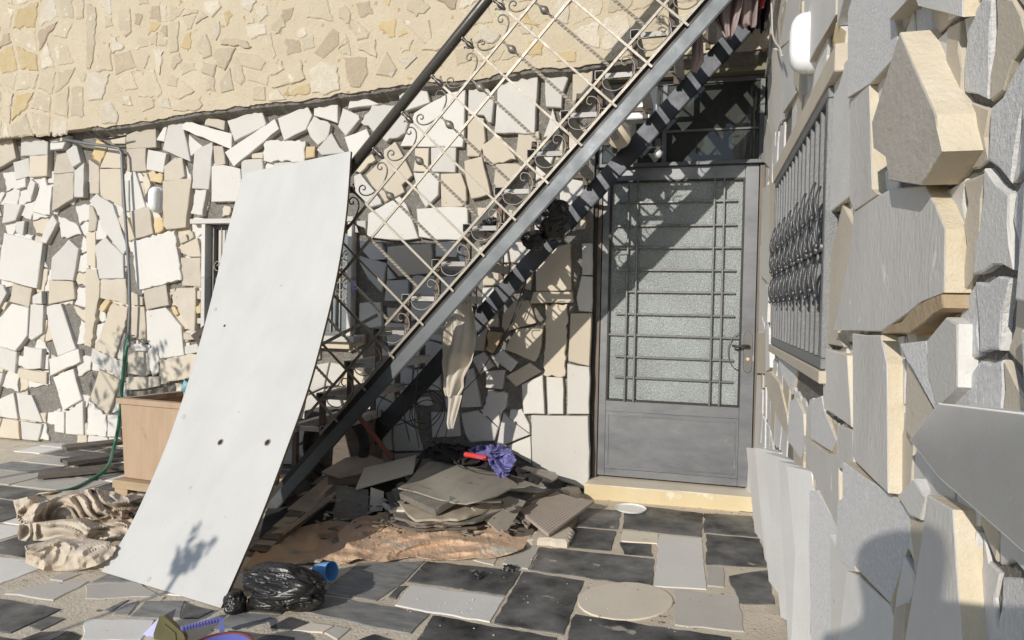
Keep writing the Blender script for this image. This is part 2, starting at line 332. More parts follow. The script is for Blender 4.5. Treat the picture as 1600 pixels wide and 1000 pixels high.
PAVE = '''
X k 0 1200,140,1450,155,1480,262,1200,238
X k 0 1210,247,1490,272,1525,420,1212,405
X k 0 790,90,1195,140,1190,263,775,218
X k 0 570,110,770,125,750,222,525,205
X k 0 520,212,740,232,715,333,490,315
X k 0 760,290,925,300,935,363,785,350
X w 0 967,252,1188,270,1213,535,942,518
X b 0 780,230,960,247,955,297,770,284
X k 0 350,314,940,377,930,520,290,432
X g 0 1215,412,1300,422,1305,525,1218,515
X k 0 1330,467,1450,445,1530,437,1570,610,1400,610,1340,510
X g 0 1047,537,1380,572,1410,755,1047,720
X k 0 260,442,575,490,470,770,105,710
X k 0 530,664,1340,785,1340,900,440,900
X k 0 -243,390,245,440,165,566,-345,495
X w 0 -320,514,162,580,85,706,-410,618
X k 0 -213,671,435,787,400,900,-330,860
Y K 0 560,582,640,574,1262,684,1150,800,430,655
Y K 0 830,380,1235,367,1100,500,945,603,620,560
Y k 0 1082,517,1128,517,1060,593,1017,585
X g 0 262,312,345,314,283,430,150,400
Y k 0 60,782,460,824,440,900,0,900
Y k 0 850,830,930,802,1040,838,1000,875,800,875
Z K 0 205,800,240,790,150,850,110,845
Z K 0 290,795,235,868,158,868,225,810
Z K 0 325,795,528,795,505,885,240,878
Z g 0 10,712,300,702,400,770,10,782
Z w 0 10,890,370,897,300,1000,-10,1000
Z k 0 535,805,680,845,600,885,505,885
Z K 0 130,655,270,697,40,700
'''
taken = []
def slab(poly, m, h=.004):
    taken.append(poly)
    return part('paving_slab', prism(poly, lambda a, b, d: Vector((a, b, d)), h+random.uniform(0, .002), -.01, jit=.0035, step=.05, bev=.002, tilt=.001), m, pavement)
for reg, tone, t, pts in parse(PAVE):
    poly = [tuple(on(u, v, 2, .004))[:2] for u, v in pts]; taken.append(poly); slab(poly, PT[tone])
ov = [on(*q, 2, .004) for q in px('X', [(790+250*math.cos(a*math.pi/12), 598+98*math.sin(a*math.pi/12)) for a in range(24)])]
ovp = [(p.x, p.y) for p in ov]; taken.append(ovp); slab(ovp, PVB, .006)
y = -2.4
while y < YW-.1:
    h = random.choice((.24, .3, .36)); x = -8.9+random.random()*.3
    while x < XW:
        wd = random.choice((.3, .42, .55, .7)); x1 = min(x+wd-.03, XW); y1 = min(y+h-.03, YW)
        q = [(x, y), (x1, y), (x1, y1), (x, y1)]
        if x1-x > .08 and not any(hits(q, T) for T in taken) and (x > -5.5 and y > -.8): slab(q, random.choice((SLATE, SLATE, SLG, PVG, PVW)))
        x += wd
    y += h

taken2 = [tuple(map(tuple, t)) for t in taken]
for q in jgrid(-3.6, XW-.02, 1.4, 4.45, .2, .17, .25):
    if any(hits(q, T) for T in taken): continue
    taken.append(q); slab(q, random.choice((SLATE, SLG, PVG, PVB, PVW)))
for q in jgrid(-3.2, XW-.02, 1.5, 4.4, .10, .09, .25):
    if any(hits(q, T) for T in taken) or random.random() < .8: continue
    taken.append(q); slab(q, random.choice((SLATE, PVG, PVB)))
# ---------------------------------------------------------------- back wall, lower cladding
WIN = (on(327, 400, 1, 4.65).x, on(547, 400, 1, 4.65).x, on(430, 520, 1, 4.65).z, on(430, 350, 1, 4.65).z)
DX0, DX1 = -.74, .36      # door recess
DTOP = 2.83
back = thing('clad_wall', 'house wall clad with loose pale broken stone slabs set in grey cement, around the door', 'wall', (-3, YW, 0))
cb = bmesh.new()
box(cb, (-9, YW, -.05), (WIN[0], YW+.25, 3.0)); box(cb, (WIN[0], YW, -.05), (WIN[1], YW+.25, WIN[2])); box(cb, (WIN[0], YW, WIN[3]), (WIN[1], YW+.25, 3.0)); box(cb, (WIN[1], YW, -.05), (DX0, YW+.25, 3.0))
part('cement_backing', cb, CEM, back)
LOW = '''
A t 45 265,125,450,50,455,200,268,210
A c 30 145,95,270,112,262,130,150,118
A c 30 160,137,265,133,262,178,180,178
A y 40 85,148,150,190,105,298,52,270
A c 35 155,200,225,210,250,330,103,330
A w 40 455,155,515,50,522,80,508,165
A w 50 540,30,615,32,668,290,495,215
A t 40 270,210,392,205,392,347,272,347
A w 45 405,215,518,238,500,360,393,340
A w 50 620,30,928,115,925,212,612,85
A w 30 660,120,748,195,665,262,655,240
A t 50 770,2,885,35,880,95,755,58
A w 50 900,35,1110,-40,1140,50,1130,68,945,165
A w 55 1195,22,1222,85,940,322,885,232
A w 50 1217,20,1400,-58,1428,0,1390,90,1255,160
A w 45 1440,-82,1590,-65,1590,50,1440,2
A W 50 1440,5,1545,60,1530,130,1465,188,1430,150,1395,80
A w 40 1550,110,1600,200,1640,235,1490,248,1458,215
A w 45 1130,158,1388,162,1382,292,1125,285
A y 40 1390,195,1448,195,1445,262,1382,275
A c 35 1050,240,1126,230,1123,270,1052,270
A w 40 988,280,1118,272,1125,390,985,390
A w 40 1195,300,1300,292,1400,360,1150,390
A t 45 810,190,870,195,888,305,822,320
A W 45 745,195,805,168,808,210,785,465,678,458,692,235
A t 50 505,320,570,265,618,265,632,380,600,405,505,410
A w 45 800,318,870,310,980,335,1000,540,800,540
A w 50 705,465,770,467,745,625,670,615
A c 60 495,410,675,395,640,700,520,715,500,690
A y 50 420,350,495,370,485,425,415,410
A c 40 361,390,393,360,415,415,420,440,390,500
A w 40 290,410,305,350,325,355,388,575,295,603
A w 35 250,415,283,405,288,600,258,600
A t 35 35,275,98,320,98,490,40,490
A c 40 100,335,235,335,245,575,105,500
A w 45 85,488,105,510,185,560,272,830,245,872,110,700,95,610,40,535
A t 35 35,560,60,575,85,650,75,720,32,730
A c 30 18,735,75,730,75,955,20,935
A t 50 282,605,408,572,438,740,325,773
A c 35 245,602,280,650,320,772,282,788,215,650
A y 40 438,640,498,645,498,715,448,738
A w 50 300,790,572,718,612,1032,330,1092
A w 45 135,760,245,875,252,1020,102,1023,70,820
B c 50 10,-5,65,0,85,70,75,170,40,410,8,400
B t 35 90,58,222,52,225,185,110,158,80,150
B y 45 115,158,140,170,100,225,80,215
B c 50 148,180,228,200,215,300,160,465,60,418
B c 40 245,197,318,197,325,385,310,395,248,350
B c 35 255,120,308,150,308,190,252,190
B t 45 312,112,430,82,445,190,327,213
B w 50 328,222,430,202,510,300,523,450,400,468,332,375
B t 50 460,150,485,100,585,97,580,325,560,328,490,200
B t 35 500,-58,610,-60,612,95,515,88
A c 45 592,825,712,767,733,885,655,885
A t 45 650,735,680,725,690,762,662,783
A t 45 597,765,640,744,652,785,605,806
B c 45 520,332,575,337,575,368,520,368
B w 45 527,405,590,390,612,432,528,446
B c 55 395,477,612,439,640,560,510,577,405,600
B g 50 335,432,360,405,385,430,393,535,360,560,330,500
B t 60 230,437,333,432,343,545,320,560,235,545
B t 45 225,565,390,562,395,610,300,628,225,630
B w 45 247,400,275,390,348,397,338,430,262,428
B w 40 200,332,217,332,205,478,180,470
B w 45 45,412,205,482,200,575,35,480
B c 45 80,522,190,582,130,753,32,680
B w 40 25,685,118,762,118,875,20,865
B w 40 125,762,180,762,178,875,125,875
B y 45 582,200,610,172,612,230,590,233
B c 40 587,117,612,112,612,160,590,155
B c 40 450,107,478,102,475,140,455,135
B y 35 457,197,475,197,495,235,480,246
B c 40 592,257,622,257,622,288,592,285
D w 50 195,572,370,650,175,680
D w 50 145,678,240,720,245,745,160,850,112,790
D w 50 325,655,470,655,550,760,530,830,415,885,255,765
D w 50 490,580,665,548,685,640,530,693,500,640
D w 45 640,672,800,580,908,560,890,918,500,915,552,805,590,705
D w 45 150,855,290,805,345,930,205,1040,185,960
K w 45 560,165,690,165,760,260,740,455,715,455,680,400,558,392
K c 40 555,402,678,425,690,600,640,720,550,720
D W 55 1115,490,1215,462,1362,460,1340,832,1088,830
D w 50 1402,415,1565,415,1570,440,1512,590,1508,672,1412,668
D w 45 1455,677,1498,830,1395,860
F c 70 185,350,215,335,302,335,300,520,215,650,175,655
D c 45 1240,837,1368,820,1365,950,1300,1020,1225,960
K c 50 655,640,770,545,815,570,930,745,765,780,680,760
C c 50 900,125,1010,97,1065,330,945,363,905,200
C c 40 1097,145,1230,142,1275,170,1130,330,1085,265
C c 45 752,205,880,202,912,290,915,370,890,410,757,413
C w 45 582,200,700,198,746,205,738,340,660,416,620,350
C w 45 602,425,800,412,920,415,922,500,918,612,722,618,617,600
C w 40 692,42,850,42,845,198,695,195
C c 40 592,45,680,45,675,193,585,190
C c 45 285,215,395,110,400,60,470,5,576,215,510,275,528,320,405,382,325,280
C w 45 212,220,250,203,378,370,383,395,302,418,217,330
C c 40 205,60,300,20,345,120,250,200,205,190
C w 50 302,455,498,348,540,402,613,610,480,625,292,600
C w 50 198,500,285,498,285,573,200,573
C w 40 245,622,380,640,415,738,320,748,250,672
C w 40 247,718,415,765,385,950,300,860,247,765
C c 45 420,662,688,642,698,700,688,828,492,848,420,768
C w 35 420,785,473,860,420,868
C w 40 417,872,550,867,553,1000,402,1000
C w 40 722,632,840,627,868,650,848,728,722,723
C w 40 577,850,718,842,848,852,838,958,700,978,580,958
I w 40 290,192,408,187,418,320,350,330,287,290
I c 40 443,217,520,222,510,300,450,280
I w 40 570,160,690,150,700,260,580,290
I w 40 440,300,560,310,560,420,450,430
I c 40 230,370,320,367,315,420,230,470
G c 50 530,92,650,22,733,2,740,283,527,290
G c 75 512,294,743,290,750,357,492,362,502,330
G c 55 585,367,716,364,703,798,574,793
G w 50 804,0,863,0,863,190,807,190
G w 45 802,197,866,202,860,413,787,408,772,330
G c 50 737,422,860,420,848,738,722,708
G w 50 717,724,848,744,846,1027,714,1027
G w 50 592,804,688,810,692,1027,600,1027
G w 50 442,850,568,792,578,1027,455,1027
G c 50 347,800,490,717,560,770,410,863
G c 60 342,640,412,517,573,492,543,680,520,713
G c 45 327,430,400,347,488,342,528,480,347,533,322,500
G b 50 242,530,318,537,288,650,270,666,222,640
G c 45 137,600,225,512,233,522,213,648,142,643
G w 50 267,690,320,637,418,715,375,773
G w 45 227,772,343,762,323,878,227,868
G w 40 142,692,213,652,273,740,192,788
G w 50 240,884,358,907,345,990,300,1040,200,1040
G w 45 112,762,148,752,198,983,77,988
G c 40 232,440,300,402,298,505,235,508
H w 50 862,42,1268,46,1273,480,1253,570,1000,470,870,397
H w 45 365,30,485,5,628,132,618,160,600,220,432,233,400,190
H w 45 500,0,658,2,632,126
H w 45 667,22,708,64,855,178,680,248,625,233,638,150
H w 45 718,0,795,0,850,108,852,168,706,60
H w 45 695,257,858,192,863,383,705,290
H w 40 150,20,350,25,360,190,160,200
'''
lowpolys = []
def wall3(YF): return lambda a, b, d: Vector((a, YF-d, b))
def trace_y(reg, tone, t, pts, YF, root, name='stone', back=-.004, **kw):
    t = t/1000; p = [on(u, v, 1, YF-t) for u, v in pts]; poly = [(q.x, q.z) for q in p]
    o = part(name, prism(poly, wall3(YF), t, back, **kw), TONE[tone], root); return poly
for reg, tone, t, pts in parse(LOW):
    lowpolys.append(trace_y(reg, tone, t*random.uniform(.85, 1.1), pts, YW, back, rough=tone in 'yb' or random.random() < .15))
edge = [(134, 199), (160, 198), (205, 193), (240, 187), (270, 182), (305, 175), (350, 170), (392, 164), (430, 160), (480, 156), (530, 147), (562, 143), (605, 137), (640, 130), (690, 127), (750, 124), (780, 116), (830, 107), (893, 105), (1010, 88), (1190, 78)]
epts = [on(u, v, 1, YUP) for u, v in edge]
ez = lambda x: next((a.z+(b.z-a.z)*(x-a.x)/(b.x-a.x) for a, b in zip(epts, epts[1:]) if a.x <= x <= b.x), 2.55 if x < epts[0].x else 2.95)
winq = [(WIN[0]-.06, WIN[2]-.08), (WIN[1]+.06, WIN[2]-.08), (WIN[1]+.06, WIN[3]+.06), (WIN[0]-.06, WIN[3]+.06)]
MX = -5.02; base_ = list(lowpolys)       # beyond the left edge of the photograph the cladding goes on in the same manner
for T in base_:
    cx = sum(p[0] for p in T)/len(T)
    if not (-4.98 < cx < -3.75): continue
    q = [(2*MX-a+.03, b*.99+.02+.03*(cx+4)) for a, b in T][::-1]
    if min(b for a, b in q) < .01 or any(hits(q, S_) for S_ in lowpolys): continue
    lowpolys.append(q); piece(back, prism(q, wall3(YW), random.uniform(.03, .055), -.004), random.choice((W_, W_, W2, W_, TN, CR)), seen((sum(a for a, b in q)/len(q), YW, sum(b for a, b in q)/len(q))))
for q in jgrid(-8.5, DX0-.05, .01, 2.5, .2, .19, .38):
    if hits(q, winq) or any(hits(q, T) for T in lowpolys): continue
    lowpolys.append(q); t = random.uniform(.03, .05)
    piece(back, prism(q, wall3(YW), t, -.004), random.choice((W_, W_, W_, W2, CR)), seen((q[0][0], YW, q[0][1])) and q[0][0] > -6.2)
for q in jgrid(-6.6, -3.0, .02, 2.35, .16, .15, .35):      # thin stones deeper in the wall
    if hits(q, winq) or random.random() < .35: continue
    piece(back, prism(q, wall3(YW), random.uniform(.010, .020), -.004, rough=True), random.choice((W_, W_, CR)), False)
for q in jgrid(-4.9, DX0-.05, .02, 2.6, .1, .1, .3):      # small chips in the gaps
    if random.random() < .55 or hits(q, winq) or any(hits(q, T) for T in lowpolys): continue
    piece(back, prism(q, wall3(YW), random.uniform(.015, .03), -.004, rough=True), random.choice((W_, W_, CR)), False)
flush_small(back)
# ---------------------------------------------------------------- upper wall
upper = thing('rubble_wall', 'upper house wall of beige rubble stone smeared with sandy mortar, above the loose cladding', 'wall', (-3, YUP, 2.6))
ub = bmesh.new(); ring = [(-9, 2.5)]
for a, b in zip(epts, epts[1:]):
    for k in range(10):
        p = a+(b-a)*(k/10); ring.append((p.x, p.z+.018*noise.noise(Vector((p.x*9, 0, 3)))+.008*noise.noise(Vector((p.x*40, 0, 3)))))
ring += [(XW+.3, 2.93), (XW+.3, 5.2), (-9, 5.2)]
fr = [ub.verts.new((x, YUP, z)) for x, z in ring]; bk = [ub.verts.new((x, YW+.2, z+.03)) for x, z in ring]
ub.faces.new(fr); ub.faces.new(bk[::-1])
for i in range(len(ring)): ub.faces.new((fr[i], fr[(i+1) % len(ring)], bk[(i+1) % len(ring)], bk[i]))
part('mortar_face', ub, MORT, upper)
lip = bmesh.new(); L1 = []; L2 = []; L3 = []      # crumbly dark cement lip under the mortar
for k in range(161):
    x = -4.9+k*(5.25/160); z = ez(x)
    n1 = noise.noise(Vector((x*14, 1, 0))); n2 = noise.noise(Vector((x*37, 5, 0)))
    L1.append(lip.verts.new((x, YUP+.012, z+.012+.008*n1))); L2.append(lip.verts.new((x, YUP+.02+.02*n2, z-.022+.014*n2))); L3.append(lip.verts.new((x, YW+.01, z-.06+.02*n1)))
for k in range(160): lip.faces.new((L1[k], L1[k+1], L2[k+1], L2[k])); lip.faces.new((L2[k], L2[k+1], L3[k+1], L3[k]))
part('cement_lip', lip, CEM, upper)
UPP = '''
E m 8 540,140,595,130,590,320,540,330
E M 10 750,10,840,0,860,40,800,110,760,60
E m 9 740,70,778,100,700,150,710,120
E Y 4 878,75,910,58,935,90,895,165,880,120
E M 9 975,-20,1080,-20,1080,10,1040,75,980,30
E M 8 1085,45,1145,30,1158,90,1100,138,1075,80
E M 8 1018,160,1135,150,1143,210,1050,245,1020,215
E m 8 1170,150,1240,85,1262,165,1200,215
E m 7 1030,105,1070,108,1065,150,1022,150
E m 14 860,250,940,235,1020,255,1048,290,1030,300,855,275
E m 12 808,345,830,305,950,298,880,440,820,400
E m 9 705,260,765,210,800,320,800,345,745,368,710,310
E M 8 820,140,850,130,855,200,830,255,810,230
E m 7 960,330,1080,335,1140,385,1110,440,980,410
E m 10 740,380,830,400,810,482,735,455
E m 8 915,420,940,560,860,582,848,520
E m 7 930,350,975,370,1010,500,985,535,940,500
E m 6 1015,430,1160,470,1150,535,1020,500
E m 9 1165,470,1240,375,1255,430,1200,465
E m 12 1170,490,1310,430,1355,375,1385,490,1350,510,1175,548
E M 11 1410,440,1480,385,1590,420,1600,560,1520,590,1430,580
E m 9 1060,545,1135,538,1140,630,1060,625
E M 9 1160,590,1210,552,1268,620,1160,632
E Y 6 1270,600,1320,545,1410,520,1415,580
E m 9 550,600,620,505,692,570,600,620
E m 9 600,628,700,615,745,655,700,693,560,690,540,670
E m 7 380,430,440,430,490,580,465,610,340,605
E m 7 345,305,412,345,370,470,325,440
E M 9 435,295,498,320,475,470,450,420
E m 7 555,355,600,325,620,370,560,440,540,410
E m 9 110,290,160,265,180,440,75,445
E M 9 25,450,165,460,115,620,30,630
E M 10 165,210,255,290,180,335
E B 5 190,340,290,310,330,420,200,470
E m 7 190,500,300,440,340,550,260,565
E B 5 320,85,372,85,350,160,315,150
E m 8 215,60,290,50,300,200,260,230,215,180
E m 8 20,20,75,40,80,150,60,360,40,430,18,430
E M 10 100,640,170,640,215,720,200,775,110,770
E m 8 225,600,290,600,305,660,240,655
E m 8 360,620,430,615,440,670,370,700
E M 7 470,620,530,610,550,680,480,670
E m 7 760,495,820,480,825,570,765,570
E M 7 1340,190,1385,175,1400,215,1350,240
E m 6 1130,240,1170,200,1205,350,1185,370
E B 4 1440,330,1560,170,1600,200,1600,280,1500,370
E B 4 1240,60,1320,40,1300,120,1250,150
D m 8 110,50,150,30,190,80,180,150,115,110
D m 9 183,148,210,115,305,200,300,238,230,250
D m 10 205,280,345,243,350,360,240,310
D Y 6 360,160,380,130,472,115,470,230,430,235
D m 10 515,130,680,120,700,240,655,275,590,210
D m 10 702,200,800,160,850,180,810,300,720,320,635,310
D Y 5 485,195,520,180,550,205,490,232
D m 7 515,250,585,245,560,320,510,330
D m 10 415,320,480,430,450,480,345,465
D M 10 485,370,590,332,608,355,530,430
D B 6 140,355,290,355,300,460,250,550,185,540
D B 5 220,20,310,0,335,90,250,110
D Y 5 385,-10,445,-10,430,40
D m 8 550,0,640,-10,690,45,600,105,540,60
D M 12 965,260,1010,160,1040,155,1130,215,1080,270,980,265
D m 7 1240,170,1330,160,1310,210,1260,215
D Y 6 1300,250,1400,270,1390,345,1280,340
D Y 6 1480,320,1600,320,1600,385,1475,385
'''
uppolys = []
for reg, tone, t, pts in parse(UPP):
    uppolys.append(trace_y(reg, tone, t, pts, YUP, upper, bev=.006, tilt=.008, rough=random.random() < .6))
nup = [0]
for q in jgrid(-8.5, XW, 2.6, 5.1, .20, .19, .38):
    zc = sum(b for a, b in q)/4; xc = sum(a for a, b in q)/4
    if min(b for a, b in q) < max(ez(a) for a, b in q)+.02 or any(hits(q, T) for T in uppolys): continue
    k = random.uniform(.88, 1.02); q = [(xc+(a-xc)*k, zc+(b-zc)*k) for a, b in q]
    uppolys.append(q); nup[0] += seen((xc, YUP, zc))
    piece(upper, prism(q, wall3(YUP), random.uniform(.003, .009), -.004, bev=.009, tilt=.008, rough=True), random.choice((US, US, US, US, US, UY, UW, UB)), seen((xc, YUP, zc)) and nup[0] < 210)
for q in jgrid(-6.5, XW, 2.6, 4.2, .115, .11, .4):      # smaller rubble between the big pieces
    if min(b for a, b in q) < max(ez(a) for a, b in q)+.015 or any(hits(q, T) for T in uppolys) or not seen((q[0][0], YUP, q[0][1])): continue
    piece(upper, prism(q, wall3(YUP), random.uniform(.003, .007), -.004, bev=.008, tilt=.008, rough=True), random.choice((US, US, US, US, UW, UB, UY)), False)
flush_small(upper)

# ---------------------------------------------------------------- side wall (right)
side = thing('side_wall', 'right-hand wall with big thick sawn stone slabs jutting out, close to the camera', 'wall', (XW, 2.5, 0))
WY = (on(1296, 400, 0, XW-.03).y, on(1213, 400, 0, XW-.03).y); WZ = (1.12, 1.88)
cs = bmesh.new()
box(cs, (XW, -1.2, -.05), (XW+.3, WY[0], 5)); box(cs, (XW, WY[1], -.05), (XW+.3, YD+.15, 5)); box(cs, (XW, WY[0], -.05), (XW+.3, WY[1], WZ[0])); box(cs, (XW, WY[0], WZ[1]), (XW+.3, WY[1], 5))
part('cement_backing', cs, CEM, side)
SIDE = '''
R G 70 300,-40,435,-40,435,78,345,262,290,395,300,100
R G 60 178,250,215,215,235,300,240,485,178,590
R y 55 440,210,455,120,500,160,482,328,458,348
R s 85 560,-40,700,-40,745,270,625,435,528,510,535,60
R G 75 412,400,455,368,528,290,525,1018,410,1118
R g 80 528,515,620,442,640,985,668,1015,550,1098,530,1040
R T 125 790,168,850,330,955,600,960,660,985,790,880,965,735,940,720,820,665,770,658,640
R G 95 730,-60,800,-60,830,-10,735,105
R G 70 860,-60,1100,-60,1100,90,985,60,890,30
S c 60 485,228,535,345,518,540,460,890,485,972,418,960,412,600,440,450
S g 100 550,275,660,190,730,150,895,135,950,230,1000,360,1000,690,885,740,820,800,690,895,455,888,530,500
S b 110 700,905,745,862,800,845,830,800,880,752,940,720,990,700,1000,770,950,800,900,850,830,905,760,900
T g 75 443,247,585,290,605,720,455,610
T g 95 628,157,790,167,825,340,829,1117,762,1054,640,927,628,900
T t 60 955,325,1095,620,975,790,945,740,945,480
T s 75 928,220,1060,200,1085,450,1115,590,1100,608,990,370,960,310
T w 70 1078,200,1180,60,1240,100,1240,480,1130,600,1085,400
T g 60 545,712,620,738,624,945,605,990,540,965
T g 65 345,772,470,882,522,884,522,1354,420,1095,365,940
T s 55 392,560,440,532,450,622,500,800,478,866,394,795
T s 50 187,257,230,282,268,380,248,523,206,400
T t 55 106,392,128,385,180,460,218,650,232,798,180,690,120,522
T s 45 257,562,288,545,318,640,323,858,300,908,242,800
T c 40 57,152,95,152,95,398,52,398
T w 35 22,792,48,405,85,410,90,800,60,1000,22,1000
U s 75 537,72,775,312,765,480,690,800,600,665,527,550
U s 55 477,280,500,257,522,302,518,540,535,648,482,592,467,560
U w 60 797,250,858,158,885,220,905,262,880,373,840,350
U s 60 347,222,370,222,448,440,438,1040,347,1040,342,500
U G 65 542,642,580,662,690,812,730,1040,512,1040
U g 90 935,242,1060,320,1100,1100,800,1100,900,500
U t 50 757,832,815,805,795,1040,745,1040
U L 50 20,0,50,0,52,440,22,330
U L 60 53,2,84,2,88,560,55,452
U L 50 87,5,112,5,116,690,92,585
U L 60 116,5,150,25,160,870,118,700
U L 52 153,28,205,64,210,300,200,420,206,955,165,880
U L 60 212,72,255,95,262,560,240,1040,214,1040
U L 52 260,98,308,122,322,600,318,1040,250,1040,268,560
U L 40 330,510,344,500,345,1040,325,1040
U w 50 445,452,523,658,518,1040,443,1040
R w 45 105,390,135,500,130,760,105,640
R w 45 130,250,170,270,165,560,140,700,128,640
R w 40 112,0,165,-20,200,-20,165,250,135,230
R w 40 205,-20,240,-20,240,60,215,200,172,250
R G 40 78,250,110,20,112,300,80,420
R w 35 92,600,125,700,118,900,85,840
S w 40 80,150,110,115,108,560,92,640,70,600
S c 40 112,120,148,110,148,950,118,970,112,600
S w 35 45,500,75,420,78,900,50,980
'''
sidepolys = []
def side3(a, b, d): return Vector((XW-d, a, b))
for reg, tone, t, pts in parse(SIDE):
    t = t/1000*(.44 if t > 110 else .34)+.004; p = [on(u, v, 0, XW-t) for u, v in pts]; poly = [(q.y, q.z) for q in p]
    bm = prism(poly, side3, t, -.004, jit=.0012, step=.1, bev=.0018, tilt=.012, bias=.22 if tone == 'L' else .11 if reg == 'U' and tone in 'wsG' else .05 if tone in 'ws' else .02)
    o = part('stone', bm, TONE[tone], side); sidepolys.append(poly)
    o.data.materials.append(CHIP if tone in 'gtsGcT' else WL if tone != 'b' else BR)
    for f in o.data.polygons:
        if f.normal.x > -.6: f.material_index = 1
wq = [(WY[0]-.02, WZ[0]-.05), (WY[1]+.02, WZ[0]-.05), (WY[1]+.02, WZ[1]+.1), (WY[0]-.02, WZ[1]+.1)]
for q in jgrid(-.9, YD-.12, .01, 3.3, .2, .3, .3):
    if hits(q, wq) or any(hits(q, T) for T in sidepolys): continue
    sidepolys.append(q)
    part('stone', prism(q, side3, random.uniform(.018, .035), -.004, bev=.002), random.choice((W_, GG, SP, CR)), side)
for q in jgrid(.6, 2.1, .01, 3.0, .09, .12, .3)+jgrid(2.1, YD-.12, .01, 3.0, .24, .2, .3):
    if hits(q, wq) or random.random() < .12: continue
    piece(side, prism(q, side3, random.uniform(.004, .012), -.004, bev=.002, rough=True), random.choice((GG, GG, SP, CR)), False)
flush_small(side)
# ribbed slab standing against the wall at the right edge of the photograph
rb = bmesh.new(); rp_ = [on(u, v, 0, XW-.045) for u, v in px('T', [(975, 800), (1150, 578), (1700, 640), (1700, 1500), (1145, 1025)])]
rpo = [(q.y, q.z) for q in rp_]
rib = part('ribbed_stone', prism(rpo, side3, .045, .005, jit=0, step=1, bev=.002, tilt=0), GG, side)
rs = bmesh.new(); a0, a1, a2, a4 = Vector(rpo[0]), Vector(rpo[1]), Vector(rpo[2]), Vector(rpo[4])
a3 = Vector(rpo[3])
for k in range(110):
    f = (k+.5)/44 if k < 44 else (k-43.5)/66; p = a1.lerp(a2, f) if k < 44 else a2.lerp(a3, f); q = a0.lerp(a4, f) if k < 44 else a4.lerp(a3, f)
    q = p+(q-p)*.985; p = p+(q-p)*.015
    beam(rs, (XW-.046, p.x, p.y), (XW-.046, q.x, q.y), .0028, .0022, up=(1, 0, 0))
tag(part('rib', rs, GG, side), 'fine parallel sawn ribs', kind='stuff')
# lintel and sill over the grille window in the side wall
lb = bmesh.new(); box(lb, (XW-.05, WY[0]-.12, WZ[1]+.012), (XW+.02, WY[1]+.05, WZ[1]+.085), .003); part('window_lintel', lb, CR, side)
sb = bmesh.new(); box(sb, (XW-.05, WY[0]-.01, WZ[0]-.05), (XW+.02, WY[1]+.05, WZ[0]-.014), .003); part('window_sill', sb, CR, side)
gw = thing('grille_window', 'grey steel window with upright security bars and curled ornaments in the right-hand wall', 'window', (XW, (WY[0]+WY[1])/2, WZ[0]))
b = bmesh.new()
for y0, y1, z0, z1 in ((WY[0], WY[1], WZ[0]-.01, WZ[0]+.02), (WY[0], WY[1], WZ[1]-.02, WZ[1]+.01), (WY[0], WY[0]+.02, WZ[0]+.021, WZ[1]-.021), (WY[1]-.02, WY[1], WZ[0]+.021, WZ[1]-.021)): box(b, (XW-.045, y0, z0), (XW-.01, y1, z1), .002)
part('frame', b, GRILM, gw)
b = bmesh.new(); box(b, (XW+.07, WY[0], WZ[0]), (XW+.09, WY[1], WZ[1])); part('shutter', b, SHUT, gw)
nb = 15
for k in range(nb):
    yy = WY[0]+.045+(WY[1]-WY[0]-.09)*k/(nb-1); b = bmesh.new()
    box(b, (XW-.042, yy-.011, WZ[0]+.021), (XW-.030, yy+.011, WZ[1]-.021), .0015); bar = part('bar', b, GRILM, gw)
    b = bmesh.new()
    for zr, ra in (((.63, .052), (.47, .040), (.34, .046)) if k % 2 else ((.60, .046), (.50, .044), (.32, .050))):
        zc = WZ[0]+(WZ[1]-WZ[0])*zr
        tube(b, [(XW-.052-.010*math.cos(a)**2, yy+.017*math.cos(a), zc+ra*math.sin(a)) for a in [i*math.pi/9 for i in range(19)]], .0042, 6, False)
        for sg in (-1,): bmesh.ops.create_uvsphere(b, u_segments=8, v_segments=6, radius=.0075, matrix=Matrix.Translation((XW-.058, yy, zc+sg*ra)) @ Matrix.Diagonal((.9, .8, 1.3, 1)))
    box(b, (XW-.052, yy-.014, WZ[0]+(WZ[1]-WZ[0])*.42), (XW-.020, yy+.014, WZ[0]+(WZ[1]-WZ[0])*.45), .002)
    part('ornament', b, ORNM, bar, True)

# ================================================================ DOOR
def D(u, v): return on(u, v, 1, YD)
dx0, dx1 = -.683, .322; dz0 = .115
glx0, glx1 = D(948, 560).x, D(1157, 560).x; glz0 = (D(948, 624).z+D(1157, 638).z)/2; glz1 = (D(955, 284).z+D(1163, 277).z)/2
dz1 = glz1+.085
door = thing('metal_door', 'grey steel entrance door with large obscured glass pane behind crossing bars', 'door', ((dx0+dx1)/2, YD, .1))
b = bmesh.new()
box(b, (dx0, YD, dz0), (glx0, YD+.045, dz1), .002); box(b, (glx1, YD, dz0), (dx1, YD+.045, dz1), .002)
box(b, (glx0+.0005, YD, glz1), (glx1-.0005, YD+.045, dz1), .002); box(b, (glx0+.0005, YD, glz0-.075), (glx1-.0005, YD+.045, glz0), .002); box(b, (glx0+.0005, YD, dz0), (glx1-.0005, YD+.045, dz0+.05), .002)
part('door_frame', b, DOORM, door)
b = bmesh.new(); box(b, (glx0+.001, YD+.004, dz0+.051), (glx1-.001, YD+.03, glz0-.076)); part('lower_panel', b, DOORM, door)
b = bmesh.new()
for p, q in (((glx0+.02, dz0+.075), (glx1-.02, dz0+.075)), ((glx0+.02, glz0-.1), (glx1-.02, glz0-.1)), ((glx0+.02, dz0+.075), (glx0+.02, glz0-.1)), ((glx1-.02, dz0+.075), (glx1-.02, glz0-.1))):
    beam(b, (p[0], YD+.002, p[1]), (q[0], YD+.002, q[1]), .007, .007, up=(0, 1, 0))
part('panel_moulding', b, DOORM, door)
